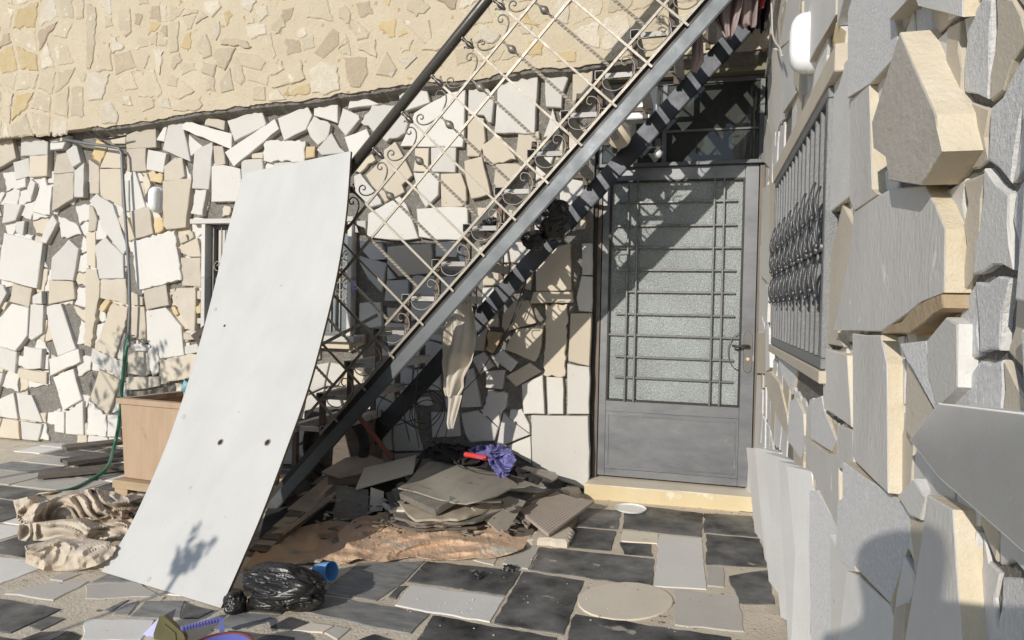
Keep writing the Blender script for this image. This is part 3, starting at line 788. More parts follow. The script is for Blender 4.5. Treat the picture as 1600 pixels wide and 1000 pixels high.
b = bmesh.new(); box(b, (glx0-.001, YD+.022, glz0-.001), (glx1+.001, YD+.028, glz1+.001)); part('glass_pane', b, DGLASS, door)
b = bmesh.new()
for a, c in (((glx0, glz0), (glx1, glz0+.012)), ((glx0, glz1-.012), (glx1, glz1)), ((glx0, glz0+.0125), (glx0+.012, glz1-.0125)), ((glx1-.012, glz0+.0125), (glx1, glz1-.0125))):
    box(b, (a[0], YD-.006, a[1]), (c[0], YD+.02, c[1]))
part('glazing_bead', b, DOORD, door)
for k, v in enumerate((315, 352, 387, 422, 456.5, 492, 525.5, 560, 593)):
    full = k in (2, 6); z = D(1055, v).z; xa = glx0+.005 if full else D(963, 450).x; xb = glx1-.005 if full else D(1149, 450).x
    b = bmesh.new(); box(b, (xa, YD-.004, z-.0065), (xb, YD+.008, z+.0065), .001); part('bar', b, BARM, door)
for u in (978.5, 992.5, 1111.5, 1126.5):
    x = D(u, 500).x; b = bmesh.new(); box(b, (x-.0055, YD-.018, glz0+.001), (x+.0055, YD-.0045, glz1-.001), .001); part('bar', b, BARM, door)
hx = (D(1168.5, 550)).x; hz = D(1168.5, 550).z
b = bmesh.new(); pr = [(-.026, -.10), (-.018, -.125), (0, -.135), (.018, -.125), (.026, -.10), (.026, .10), (.018, .125), (0, .135), (-.018, .125), (-.026, .10)]
ff = [b.verts.new((hx+x, YD-.009, hz+z)) for x, z in pr]; gg = [b.verts.new((hx+x*1.08, YD-.0005, hz+z*1.02)) for x, z in pr]; b.faces.new(ff)
for i in range(10): b.faces.new((ff[i], ff[(i+1) % 10], gg[(i+1) % 10], gg[i]))
hp = part('handle_plate', b, BARM, door)
b = bmesh.new(); tube(b, smoothpts([(hx, YD-.005, hz+.04), (hx, YD-.045, hz+.04), (hx-.03, YD-.052, hz+.042), (hx-.07, YD-.05, hz+.035), (hx-.10, YD-.048, hz+.042)], 5), .0085, 8); part('lever', b, DOORD, hp, True)
b = bmesh.new(); lathe(b, [(0, 0), (.011, 0), (.011, .004), (0, .004)], Matrix.Translation((hx, YD-.009, hz-.045)) @ Matrix.Rotation(R_(90), 4, 'X'), 12); part('keyhole', b, YE, hp)
b = bmesh.new(); tube(b, [(glx1-.004-.075*math.sin(a), YD-.006, hz-.0+.12*math.cos(a)) for a in [math.pi*k/14 for k in range(15)]], .003, 6); part('handle_guard', b, BARM, door, True)
# frame round the door, transom window
fz = dz1+.012
b = bmesh.new(); box(b, (DX0+.008, YD-.012, .1), (dx0-.004, YD+.07, fz), .002); box(b, (dx1+.004, YD-.01, .1), (XW-.002, YD+.07, fz+.04), .002)
fr_ = thing('door_surround', 'steel frame around the grey door with grey head rail', 'door frame', (0, YD, .1))
part('jamb', b, JAMB, fr_)
b = bmesh.new(); box(b, (DX0+.002, YD-.03, .1), (DX0+.026, YD-.013, fz), .001); part('edge_strip', b, DOORD, fr_)
tz0 = D(1060, 257).z
b = bmesh.new(); box(b, (DX0+.008, YD-.008, fz+.0005), (dx1+.0035, YD+.07, tz0-.014), .002); part('head_rail', b, DOORM, fr_)
tr = thing('transom_window', 'dark glass transom window with pale metal sill above the door', 'window', (0, YD, tz0))
tx0, tx1, tz1 = DX0+.01, XW-.012, DTOP-.035
b = bmesh.new(); box(b, (tx0, YD-.04, tz0-.0135), (tx1, YD+.05, tz0+.012), .002); part('sill', b, GALV, tr)
b = bmesh.new()
for a, c in (((tx0, tz0+.0125), (tx0+.03, tz1)), ((tx1-.03, tz0+.0125), (tx1, tz1)), ((tx0+.0305, tz1-.03), (tx1-.0305, tz1)), ((-.30, tz0+.0125), (-.27, tz1-.0305)), ((-.27+.0005, tz0+.22), (tx1-.0305, tz0+.235))): box(b, (a[0], YD+.02, a[1]), (c[0], YD+.05, c[1]), .002)
part('frame', b, SHUT, tr)
b = bmesh.new(); box(b, (tx0+.02, YD+.033, tz0+.01), (tx1-.02, YD+.038, tz1-.01)); part('pane', b, CGLASS, tr)
# dim room behind door and transom
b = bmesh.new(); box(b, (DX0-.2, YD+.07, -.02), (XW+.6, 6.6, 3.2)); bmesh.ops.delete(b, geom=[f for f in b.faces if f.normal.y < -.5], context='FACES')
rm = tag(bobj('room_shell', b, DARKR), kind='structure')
b = bmesh.new(); box(b, (-.16, 5.0, 2.1), (.20, 5.02, 2.72)); cbn = tag(bobj('cupboard', b, BRWD), 'brown curtain-like cupboard seen through the transom window glass', 'cupboard')
# beams over the recess
bt = thing('door_lintel', 'olive painted beam and dark brown timber across the top of the door recess', 'lintel', (-.2, YD, DTOP))
b = bmesh.new(); box(b, (DX0+.003, YD-.06, DTOP-.03), (XW-.003, YD+.08, DTOP+.095), .003); part('olive_beam', b, BEAM, bt)
b = bmesh.new(); box(b, (DX0-.02, YUP+.06, DTOP+.096), (XW-.003, YD+.08, DTOP+.40), .003); part('timber', b, BRWD, bt)
# threshold step
b = bmesh.new(); sp = [(-.735, 4.53), (.335, 4.565), (.35, YD+.07), (-.735, YD+.07)]
st = bobj('door_step', prism(sp, lambda a, b, d: Vector((a, b, d)), .098, -.01, jit=.003, step=.08, bev=.006, tilt=0), PVB)
st.data.materials.append(mat('stone_yellow_edge', (.66, .56, .37), .85, (.60, .48, .28), 4, .9, .6, 60, rnd=0, spots=((.70, .64, .50), 9, .62)))
for f in st.data.polygons:
    if f.normal.z < .5: f.material_index = 1
tag(st, 'low stone step with yellowish front edge under the grey door', 'step')

# ================================================================ WINDOW behind the leaning board
wn = thing('barred_window', 'window with white surround and wrought iron scroll grille half hidden behind the white board', 'window', ((WIN[0]+WIN[1])/2, YW, WIN[2]))
b = bmesh.new(); box(b, (on(297, 345, 1, 4.6).x, 4.595, WIN[3]+.004), (WIN[1]+.05, YW+.02, WIN[3]+.042), .003); part('lintel', b, W_, wn)
for xx in (WIN[0]-.035, WIN[1]+.004):
    for z0, z1 in ((WIN[2], WIN[2]+.42), (WIN[2]+.423, WIN[3])):
        b = bmesh.new(); box(b, (xx, 4.60, z0), (xx+.034, YW+.02, z1), .002); part('surround_strip', b, W_, wn)
b = bmesh.new(); box(b, (WIN[0]-.08, 4.54, WIN[2]-.045), (WIN[1]+.1, YW+.02, WIN[2]-.004), .003); part('sill', b, W_, wn)
b = bmesh.new(); box(b, (WIN[0]-.06, 4.60, WIN[2]-.10), (WIN[1]+.03, YW+.02, WIN[2]-.047), .003); part('sill_support', b, CR, wn)
b = bmesh.new()
for a, c in (((WIN[0], WIN[2]), (WIN[0]+.03, WIN[3])), ((WIN[1]-.03, WIN[2]), (WIN[1], WIN[3])), ((WIN[0]+.031, WIN[2]), (WIN[1]-.031, WIN[2]+.03)), ((WIN[0]+.031, WIN[3]-.03), (WIN[1]-.031, WIN[3])), ((WIN[0]+.14, WIN[2]+.031), (WIN[0]+.165, WIN[3]-.031)), ((WIN[1]-.2, WIN[2]+.031), (WIN[1]-.175, WIN[3]-.031))): box(b, (a[0], YW+.0, a[1]), (c[0], YW+.04, c[1]), .002)
part('frame', b, SHUT, wn)
b = bmesh.new(); box(b, (WIN[0]+.01, YW+.09, WIN[2]), (WIN[1]-.01, YW+.095, WIN[3])); part('pane', b, WGLASS, wn)
for x0 in (WIN[0]+.045,):
    b = bmesh.new(); box(b, (x0, YW+.02, WIN[3]-.45), (x0+.075, YW+.06, WIN[3]-.033), .002); part('white_shutter_strip', b, W_, wn)
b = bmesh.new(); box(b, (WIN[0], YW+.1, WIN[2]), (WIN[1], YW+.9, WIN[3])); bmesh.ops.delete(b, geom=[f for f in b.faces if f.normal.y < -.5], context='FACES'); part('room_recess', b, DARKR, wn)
def spiral(cx, cz, r, a0, turns, sg, y, n=16):
    return [(cx+r*(1-i/n*.75)*math.cos(a0+sg*turns*2*math.pi*i/n), y, cz+r*(1-i/n*.75)*math.sin(a0+sg*turns*2*math.pi*i/n)) for i in range(n+1)]
for k in range(2):
    xs = (WIN[0]+.10, WIN[1]-.09)[k]; zc = WIN[3]-.55 if k == 0 else WIN[3]-.42
    b = bmesh.new()
    for dz_, sg in ((.12, 1), (0, -1), (-.12, 1), (.22, -1)):
        for s2 in (-1, 1): tube(b, spiral(xs+s2*.03, zc+dz_, .045, math.pi/2, 1.2, sg*s2, YW-.01), .005, 5)
    beam(b, (xs, YW-.012, WIN[2]+.02), (xs, YW-.012, WIN[3]-.02), .008, .008)
    for s2 in (-1, 1): beam(b, (xs+s2*.075, YW-.012, WIN[2]+.02), (xs+s2*.075, YW-.012, WIN[3]-.02), .008, .008)
    part('scroll_grille', b, RAILM, wn)
b = bmesh.new(); q0 = on(550, 438, 1, 4.59); box(b, (q0.x, 4.585, q0.z-.075), (q0.x+.035, 4.598, q0.z), .001); part('blue_tape', b, BLUET, wn)

# ================================================================ STAIRCASE
YN, YF_ = 3.64, 4.42
def NP(u, v): return on(u, v, 1, YN)
def fit(a, b):
    p, q = NP(*a), NP(*b); m = (q.z-p.z)/(q.x-p.x); return p.z+m*(-1-p.x), m
LN = {k: fit(*v) for k, v in dict(sb=((684, 517), (1135, 0)), su=((668, 503), (920, 213)), r0=((642, 520), (900, 224)), r1=((630, 474), (982, 74)), r2=((557, 397), (890, 2)), r3=((540, 355), (837, 0)), hr=((560, 245), (760, 0))).items()}
MS = sum(v[1] for v in LN.values())/len(LN); TH = math.atan(MS); ex = Vector((math.cos(TH), 0, math.sin(TH))); et = Vector((-math.sin(TH), 0, math.cos(TH)))
O0 = Vector((-1, YN, LN['r0'][0]))
TT = {k: (v[0]-LN['r0'][0])*math.cos(TH) for k, v in LN.items()}
def ST(s, t, y=None):
    p = O0+ex*s+et*t
    if y is not None: p.y = y
    return p
def toS(u, v): p = NP(u, v)-O0; return p.dot(ex), p.dot(et)
S_LO = (0.02-O0.z)/math.sin(TH)     # foot on the ground
S_HI = 2.6
stair = thing('metal_staircase', 'steep metal staircase with scrolled railing rising right in front of the wall', 'staircase', (-2.5, 4.0, 0))
hh = TT['su']-TT['sb']
def stringer(y, m, thick=.012, fl=.016, lo=S_LO, nm='stringer', tb=0.0, ex_=1.0):
    b = bmesh.new(); hh = (TT['su']-TT['sb'])*ex_-(.020 if ex_ == 1 else 0); tc = (TT['su']+TT['sb'])/2+tb-(.0065 if ex_ == 1 else 0)
    beam(b, ST(lo, tc, y), ST(S_HI, tc, y), thick, hh, up=et)
    beam(b, ST(lo, tc-hh/2-.002, y+fl/2), ST(S_HI, tc-hh/2-.002, y+fl/2), fl, .006, up=et)
    beam(b, ST(lo, tc+hh/2+.004, y+fl/2), ST(S_HI, tc+hh/2+.004, y+fl/2), fl, .006, up=et)
    return part(nm, b, m, stair)
stringer(YN, GALV)
stringer(YF_, SHADEM, tb=0.0, fl=.03, ex_=1.3)  # far stringer: same steel, with its shade in the colour
b = bmesh.new(); tm_ = (TT['su']+0)/2+.001; beam(b, ST(S_LO, tm_-.006, YN+.022), ST(S_HI, tm_-.006, YN+.022), .006, -TT['su']+.004, up=et); part('slot_shade', b, DOORD, stair)  # black strip standing in for the shaded gap below the bottom rail
b = bmesh.new(); beam(b, ST(S_LO, (TT['sb']+TT['su'])/2+.034, YN+.085), ST(S_HI, (TT['sb']+TT['su'])/2+.034, YN+.085), .02, hh+.02, up=et); part('shadow_bar', b, SHADEM, stair)  # bar added behind the stringer to widen its shadow and blacken the slot
rail = bmesh.new(); beam(rail, ST(-1.75, 0), ST(S_HI, 0), .014, .014, up=et); railing = part('railing', rail, RAILM, stair)
for nm in ('r1', 'r2', 'r3'):
    b = bmesh.new(); beam(b, ST(-1.75, TT[nm]), ST(S_HI, TT[nm]), .012, .014, up=et); part('rail', b, RAILM, railing)
b = bmesh.new(); s0h = toS(553, 252)[0]; tube(b, [ST(s0h-.55, TT['hr']), ST(S_HI, TT['hr'])], .031, 16); part('handrail', b, HANDM, railing, True)
sA = [toS(u, v)[0] for u, v in ((676, 422), (724, 368), (770, 316), (820, 258), (874, 200), (926, 138), (982, 74))]
SP_ = (sA[-1]-sA[0])/6; first = sA[0]
ks = list(range(-7, 13))
for k in ks:
    s0 = first+SP_*k
    if s0 < -1.75 or s0 > S_HI-.1: continue
    b = bmesh.new(); beam(b, ST(s0, -.035, YN-.006), ST(s0, TT['hr']-.03, YN-.006), .010, .012, up=ex)
    bar = part('bar', b, RAILM, railing)
    b = bmesh.new(); th = TT['hr']; f_ = []       # spear finial with leaf barbs
    for t, wd in ((-.125, .004), (-.10, .012), (-.075, .016), (-.05, .007), (-.035, .012), (-.02, .004)): f_.append((t, wd))
    tube(b, [ST(s0, th-.01+t, YN-.006) for t, _ in f_], [w_ for _, w_ in f_], 8)
    for sg in (-1, 1): tube(b, smoothpts([ST(s0, th-.11), ST(s0+sg*.018, th-.095), ST(s0+sg*.024, th-.075), ST(s0+sg*.034, th-.078)], 4), [.004]*12+[.002], 6)
    part('finial', b, HANDM, bar, True)
    for sg in (-1, 1):       # hooks between third rail and handrail
        b = bmesh.new(); t3 = TT['r3']; c = []
        for p in ((.115, .004), (.085, .012), (.048, .028), (.024, .055), (.022, .085), (.040, .103), (.062, .098), (.066, .078), (.052, .070), (.045, .080)): c.append(ST(s0+sg*p[0], t3+p[1], YN))
        sp2 = smoothpts(c, 4); tube(b, sp2, .0042, 6); part('scroll', b, HANDM, bar, True)
    # C scroll in the bottom row
    b = bmesh.new(); s1 = s0+SP_/2; T1 = TT['r1']; c = []; a_ = SP_*.36; bb_ = T1*.78
    for p in ((-.30, .62), (-.40, .70), (-.52, .80), (-.66, .92), (-.86, .93), (-1.02, .70), (-.98, .40), (-.72, .10), (-.35, -.02), (0, -.05), (.35, -.02), (.72, .10), (.98, .40), (1.02, .70), (.86, .93), (.66, .92), (.52, .80), (.55, .62), (.68, .60)): c.append(ST(s1+p[0]*a_, .012+p[1]*bb_+.004, YN-.004))
    tube(b, smoothpts(c, 3), .0036, 6); part('scroll', b, RAILM, bar, True)
    # twisted bar with ball finial
    b = bmesh.new(); beam(b, ST(s1, T1+.005), ST(s1, TT['r2']+.02), .013, .013, up=ex, twist=9*math.pi, n=90)
    tw = part('twisted_bar', b, TWIST, railing)
    b = bmesh.new(); t2 = TT['r2']+.02; prf = ((0, .005), (.02, .005), (.032, .012), (.047, .022), (.062, .022), (.078, .013), (.095, .006), (.112, .005), (.118, .0085), (.126, .003))
    tube(b, [ST(s1, t2+p) for p, _ in prf], [w_ for _, w_ in prf], 10); part('ball_finial', b, RAILM, tw, True)
# steps : open square tube frames, zigzagging up
RISE = .2; RUN = RISE/MS
kx = NP(726, 355); y0_, y1_ = YN+.03, YF_-.03
def step_line(x): return kx.z+MS*(x-kx.x)
for k in range(-6, 9):
    xk = kx.x+RUN*k; zk = kx.z+RISE*k
    if zk < .15: continue
    fr2 = None
    b = bmesh.new()
    q = .022
    for w1, w2 in (((xk, y0_, zk), (xk, y1_, zk)), ((xk+RUN*1.15, y0_, zk), (xk+RUN*1.15, y1_, zk))):
        # hollow tube: four thin walls
        for dx_, dz_, ww, h_ in ((-q, 0, .003, 2*q), (q, 0, .003, 2*q), (0, -q, 2*q, .003), (0, q, 2*q, .003)):
            beam(b, (w1[0]+dx_, w1[1], w1[2]+dz_), (w2[0]+dx_, w2[1], w2[2]+dz_), ww, h_)
    fr2 = part('step_frame', b, TUBE, stair)
    for yy in (y0_+.03, y1_-.03):
        b = bmesh.new(); beam(b, (xk+q+.002, yy, zk-.001), (xk+RUN*1.15-q-.002, yy, zk-.001), .026, .026); part('side_tube', b, TUBE if yy < YN+.3 else RUST, fr2)
        b = bmesh.new(); beam(b, (xk+.004, yy, zk-q-.003), (xk+.004, yy, zk-RISE-.06), .030, .030, up=(1, 0, 0)); part('riser_tube', b, RUST, fr2)
# oblique braces between the stringers
for u0, v0, u1, v1 in ((835, 225, 800, 285), (905, 150, 870, 215)):
    p = on(u0, v0, 1, YN+.15); q_ = on(u1+30, v1-5, 1, YF_-.1); b = bmesh.new(); beam(b, p, q_, .03, .03); part('brace', b, RUST, stair)

# ================================================================ WHITE BOARD leaning on the railing
BT = Vector(on(548, 236, 1, 3.585)); BL = Vector(on(380, 271, 1, 3.72))
RE = [(548, 236), (541, 330), (527, 425), (505, 520), (480, 610), (448, 700), (410, 800), (376, 880), (345, 950)]
LE = [(380, 271), (358, 352), (337, 440), (315, 525), (289, 612), (262, 690), (228, 770), (196, 835), (158, 893)]
def edge3(E_, y1):
    z1 = on(*E_[0], 1, y1).z; y0 = on(*E_[-1], 2, .004).y; out = []
    for p in E_[:-1]:
        y = y1
        for _ in range(60):
            f = max(0, min(1, on(*p, 1, y).z/z1)); y = .5*y+.5*(y0+(y1-y0)*(f+.42*f*(1-f)))
        out.append(on(*p, 1, y))
    return smoothpts(out+[on(*E_[-1], 2, .004)], 6)
re_, le_ = edge3(RE, 3.585), edge3(LE, 3.80)
b = bmesh.new(); rows = []
for l, r in zip(le_, re_): rows.append([b.verts.new(l.lerp(r, t/8)) for t in range(9)])
for a, c in zip(rows, rows[1:]):
    for k in range(8): b.faces.new((a[k], a[k+1], c[k+1], c[k]))
board = bobj('leaning_board', b, BOARDM, smooth=True)
bmod = board.modifiers.new('thick', 'SOLIDIFY'); bmod.thickness = .014; board.data.flip_normals() if board.data.polygons[0].normal.y > 0 else None; bmod.offset = -1; bmod.material_offset_rim = 1; bmod.material_offset = 1; bmod.use_even_offset = True
board.data.materials.append(PLY); esp = board.modifiers.new('split', 'EDGE_SPLIT'); esp.split_angle = R_(35)
tag(board, 'tall bowed white laminate board leaning diagonally against the stair railing', 'board')
def on_board(u, v):
    best = None; d = (FWD + RT*((u-800)/F_PX) + UPV*((500-v)/F_PX)); o = Vector((0, 0, EYE))
    from mathutils.geometry import intersect_ray_tri
    for i in range(len(le_)-1):
        for tri in ((le_[i], re_[i], re_[i+1]), (le_[i], re_[i+1], le_[i+1])):
            h = intersect_ray_tri(*tri, d, o)
            if h: return h, (tri[1]-tri[0]).cross(tri[2]-tri[0]).normalized()
    return None, None
for u, v, r, ring_ in ((351, 509, .008, 0), (344.5, 691, .013, 1), (418, 691.5, .014, 1)):
    h, n = on_board(u, v)
    if h is None: continue
    if n.dot(h-Vector((0, 0, EYE))) > 0: n = -n
    M = Matrix.Translation(h+n*.0012) @ n.to_track_quat('Z', 'Y').to_matrix().to_4x4()
    b = bmesh.new(); lathe(b, [(0, 0), (r, 0)], M, 16); part('hole', b, DOORD, board)
    if ring_: b = bmesh.new(); lathe(b, [(r, .0), (r*1.05, .0008), (r*1.35, .0008), (r*1.4, 0)], M, 16); part('hole_rim', b, PLYW, board)
for u, v, rr_ in ((297, 762, .012), (232, 905, .016), (331, 483, .016), (280, 651, .018)):
    h, n = on_board(u+ (6 if v in (483, 651) else 0), v)
    if h is None: continue
    if n.dot(h-Vector((0, 0, EYE))) > 0: n = -n
    M = Matrix.Translation(h+n*.0015) @ n.to_track_quat('Z', 'Y').to_matrix().to_4x4()
    b = bmesh.new(); vs = [b.verts.new(M @ Vector((rr_*random.uniform(.6, 1.1)*math.cos(a*1.05), rr_*random.uniform(.5, 1)*math.sin(a*1.05), 0))) for a in range(6)]; b.faces.new(vs); part('chipped_patch', b, PVG, board)

# ================================================================ SMALL THINGS
def oval_lamp(name, loc, nrm, L, Wd, label):
    q = Vector(nrm).to_track_quat('Z', 'Y').to_matrix().to_4x4(); M = Matrix.Translation(loc) @ q
    root = thing(name, label, 'wall lamp', loc)
    b = bmesh.new(); n = 32
    def ringp(k, z, f=1.0):
        out = []
        for i in range(n):
            a = 2*math.pi*i/n; r = Wd/2*f*k; yy = (L-Wd)/2*(1 if math.sin(a) > 0 else -1); out.append(b.verts.new(M @ Vector((r*math.cos(a), yy*min(1, k+.0)+r*math.sin(a), z))))
        return out
    rs_ = [ringp(1, 0), ringp(1, .02), ringp(.97, .035), ringp(.88, .05), ringp(.7, .062), ringp(.4, .068)]
    for a, c in zip(rs_, rs_[1:]):
        for i in range(n): b.faces.new((a[i], a[(i+1) % n], c[(i+1) % n], c[i]))
    b.faces.new(rs_[-1]); part('cover', b, WPL, root, True)
    b = bmesh.new(); rs_ = [ringp(1.06, -.03), ringp(1.06, .008), ringp(.98, .010)]
    for a, c in zip(rs_, rs_[1:]):
        for i in range(n): b.faces.new((a[i], a[(i+1) % n], c[(i+1) % n], c[i]))
    part('base', b, WPL, root, True)
p = on(244.5, 312, 1, 4.62); oval_lamp('bulkhead_lamp', (p.x, 4.625, p.z), (0, -1, 0), .205, .085, 'white oval lamp on the back wall beside a cream stone')
p = on(1249, 68, 0, XW-.06); oval_lamp('bulkhead_lamp', (XW-.025, p.y, p.z), (-1, 0, 0), .21, .085, 'white oval lamp high on the right-hand wall above the grille window')
# hanging bulb
p = on(1028, 240, 1, 4.55); bz = thing('light_bulb', 'unlit bulb hanging in front of the transom window', 'light bulb', p)
b = bmesh.new(); lathe(b, [(0, -.03), (.018, -.024), (.027, -.008), (.027, .004), (.02, .022), (.013, .034), (.013, .05), (0, .05)], Matrix.Translation(p), 16); part('globe', b, WPL, bz, True)
b = bmesh.new(); lathe(b, [(.015, .045), (.019, .05), (.019, .09), (.008, .1), (0, .1)], Matrix.Translation(p), 12); part('socket', b, SHUT, bz, True)
b = bmesh.new(); tube(b, [p+Vector((0, 0, .1)), p+Vector((.004, -.02, .22)), p+Vector((.01, -.05, .36))], .002, 6); part('wire', b, WIRE, bz)
# pipe and hose on the left
b = bmesh.new(); pp = [on(u, v, 1, 4.57) for u, v in ((100, 218), (134, 224), (165, 228), (186, 232), (190, 240), (193, 300), (198, 370), (202, 430), (203, 480), (201, 520), (198, 530))]
pipe = tag(bobj('water_pipe', tube(b, pp, .012, 8), PIPE, smooth=True), 'grey water pipe running across and down the left part of the back wall', 'pipe')
b = bmesh.new(); bobj('pipe_clip', tube(b, smoothpts([on(u, v, 1, 4.56) for u, v in ((134, 205), (150, 214), (170, 217), (197, 212))], 4), .008, 6), DOORD, pipe)
tp = on(203, 532, 1, 4.53); tap = thing('garden_tap', 'small metal tap at the foot of the grey pipe', 'tap', tp)
b = bmesh.new(); tube(b, [tp+Vector((-.03, .08, .01)), tp+Vector((0, 0, 0)), tp+Vector((.03, -.04, -.01)), tp+Vector((.035, -.05, -.05))], .012, 8); part('spout', b, BARM, tap, True)
b = bmesh.new(); beam(b, tp+Vector((-.035, 0, .05)), tp+Vector((.06, -.02, .04)), .014, .008); tube(b, [tp, tp+Vector((0, 0, .045))], .007, 6); part('tap_handle', b, BARM, tap)
hp_ = smoothpts([on(201, 528, 1, 4.50), on(197, 548, 1, 4.47), on(193, 580, 1, 4.45), on(189, 625, 1, 4.43), on(186, 660, 1, 4.40), on(178, 700, 1, 4.35), on(168, 730, 2, .06), on(145, 748, 2, .012), on(110, 765, 2, .012), on(60, 772, 2, .012)], 6)
b = bmesh.new(); tag(bobj('garden_hose', tube(b, hp_, .013, 8), HOSE, smooth=True), 'green garden hose hanging from the tap down to the ground', 'hose')
# square bracket (flood light housing) beside the window
fl = on(318, 525, 1, 4.5); fb = thing('flood_light', 'tilted brown square floodlight half hidden beside the board edge', 'floodlight', fl)
b = bmesh.new(); M = Matrix.Translation(fl) @ Matrix.Rotation(R_(-35), 4, 'Y') @ Matrix.Rotation(R_(20), 4, 'X')
bmesh.ops.create_cube(b, size=1, matrix=M @ Matrix.Diagonal((.13, .05, .12, 1))); part('housing', b, JAMB, fb)
b = bmesh.new(); bmesh.ops.create_cube(b, size=1, matrix=M @ Matrix.Translation((0, .035, 0)) @ Matrix.Diagonal((.03, .14, .03, 1))); part('bracket', b, DOORD, fb)
# wires on the side wall
b = bmesh.new(); tube(b, smoothpts([on(u, v, 0, XW-.06) for u, v in ((1204, -20), (1206, 20), (1207, 50), (1211, 65), (1218, 75), (1222, 88))], 5), .005, 6); tag(bobj('wall_cable', b, PVG, smooth=True), 'thin pale cable running down beside the oval lamp on the right-hand wall', 'cable')
# ---- planter box
PB = [on(196, 748, 2, .125), None]
bl = Vector((on(196, 745, 2, .13).x, on(196, 745, 2, .13).y, .13)); dirx = Vector((math.cos(R_(-4)), math.sin(R_(-4)), 0)); diry = Vector((math.sin(R_(12)), math.cos(R_(12)), 0))
pl = thing('planter_box', 'open pinkish plywood box on a pallet behind the white board', 'wooden box', bl)
PBH = on(187, 622, 1, bl.y).z-.13; flr = .035
def pbp(a, b_, z, f=0): k = 1+f*z/PBH; c = bl+dirx*.35+diry*.25; q = bl+dirx*a+diry*b_; q = c+(q-c)*k; return Vector((q.x, q.y, .13+z))
Wp, Dp = .80, .42
for e0, e1 in (((0, 0), (Wp, 0)), ((0, Dp), (Wp, Dp)), ((0, 0), (0, Dp)), ((Wp, 0), (Wp, Dp))):
    b = bmesh.new(); lo0, lo1, hi0, hi1 = pbp(*e0, 0), pbp(*e1, 0), pbp(*e0, PBH-.03, .06), pbp(*e1, PBH-.03, .06)
    nn = (lo1-lo0).cross(Vector((0, 0, 1))).normalized()*.012
    vs = [b.verts.new(p+s_*nn) for s_ in (-.5, .5) for p in (lo0, lo1, hi1, hi0)]
    for f in ((0, 1, 2, 3), (7, 6, 5, 4), (0, 4, 5, 1), (1, 5, 6, 2), (2, 6, 7, 3), (3, 7, 4, 0)): b.faces.new([vs[i] for i in f])
    part('side_panel', b, WOOD, pl)
    b = bmesh.new(); r0_ = pbp(*e0, PBH-.012, .06); r1_ = pbp(*e1, PBH-.012, .06); ext = (r1_-r0_).normalized()*.02
    beam(b, r0_-ext, r1_+ext, .045, .034 if e0[1] == e1[1] else .032, bev=0); part('rim', b, PALW if 0 else WOOD, pl)
b = bmesh.new(); beam(b, pbp(0, Dp/2, .02), pbp(Wp, Dp/2, .02), Dp, .02); part('floor', b, WOOD, pl)
pal = thing('pallet', 'rough wooden pallet under the plywood box', 'pallet', (bl.x+.3, bl.y+.2, 0))
for yy in (-.02, .2, .42):
    b = bmesh.new(); beam(b, bl+diry*yy+Vector((-.03, 0, -.03)), bl+diry*yy+dirx*.9+Vector((0, 0, -.03)), .09, .05); part('deck_board', b, PALW, pal)
    for xx in (.03, .42, .85): b = bmesh.new(); c = bl+diry*yy+dirx*xx; box(b, (c.x-.05, c.y-.04, .004), (c.x+.05, c.y+.04, .072), .003); part('block', b, PALW, pal)
cupc = pbp(.36, Dp, PBH, .06); b = bmesh.new(); cupc = on(294, 601, 1, cupc.y-.02)
lathe(b, [(0, -.05), (.03, -.05), (.036, .03), (.034, .03), (.028, -.045), (0, -.045)], Matrix.Translation(cupc) @ Matrix.Rotation(R_(25), 4, 'Y')); tag(bobj('aqua_cup', b, AQUA, smooth=True), 'crumpled aqua cup on the rim of the plywood box', 'cup')
# planks in the shade at the far left
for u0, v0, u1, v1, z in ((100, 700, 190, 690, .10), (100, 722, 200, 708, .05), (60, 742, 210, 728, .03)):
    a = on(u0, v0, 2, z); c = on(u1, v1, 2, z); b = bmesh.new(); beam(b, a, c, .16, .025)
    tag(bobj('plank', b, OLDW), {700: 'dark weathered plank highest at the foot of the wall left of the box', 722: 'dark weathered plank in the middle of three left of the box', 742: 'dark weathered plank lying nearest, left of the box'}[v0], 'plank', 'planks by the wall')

# ---- crumpled fabric
def blob(name, c, r, m, seed=0, amp=.25, fr=3., sub=5, flat=0, sharp=1., parent=None, st=(1, 1, 1)):
    b = bmesh.new(); bmesh.ops.create_icosphere(b, subdivisions=sub, radius=1)
    for v in b.verts:
        n = v.co.normalized(); q = Vector((n.x*st[0], n.y*st[1], n.z*st[2]))*fr+Vector((seed, seed*2, 0))
        wq_ = q+Vector((noise.noise(q*.9+Vector((9, 1, 2))), noise.noise(q*.9+Vector((3, 7, 5))), noise.noise(q*.9+Vector((1, 2, 8)))))*.5
        d = 1+amp*(.55*noise.noise(q*.6)+.40*(abs(noise.noise(wq_*.9))*2-.4)-.30*(max(0, 1-abs(noise.noise(wq_*1.5))*7))-.12*(max(0, 1-abs(noise.noise(wq_*3.1))*6))*sharp)
        v.co = Vector((n.x*r[0]*d, n.y*r[1]*d, n.z*r[2]*d))+Vector(c)
        if flat and v.co.z < flat: v.co.z = flat+(v.co.z-flat)*.05
    return bobj(name, b, m, parent, True)
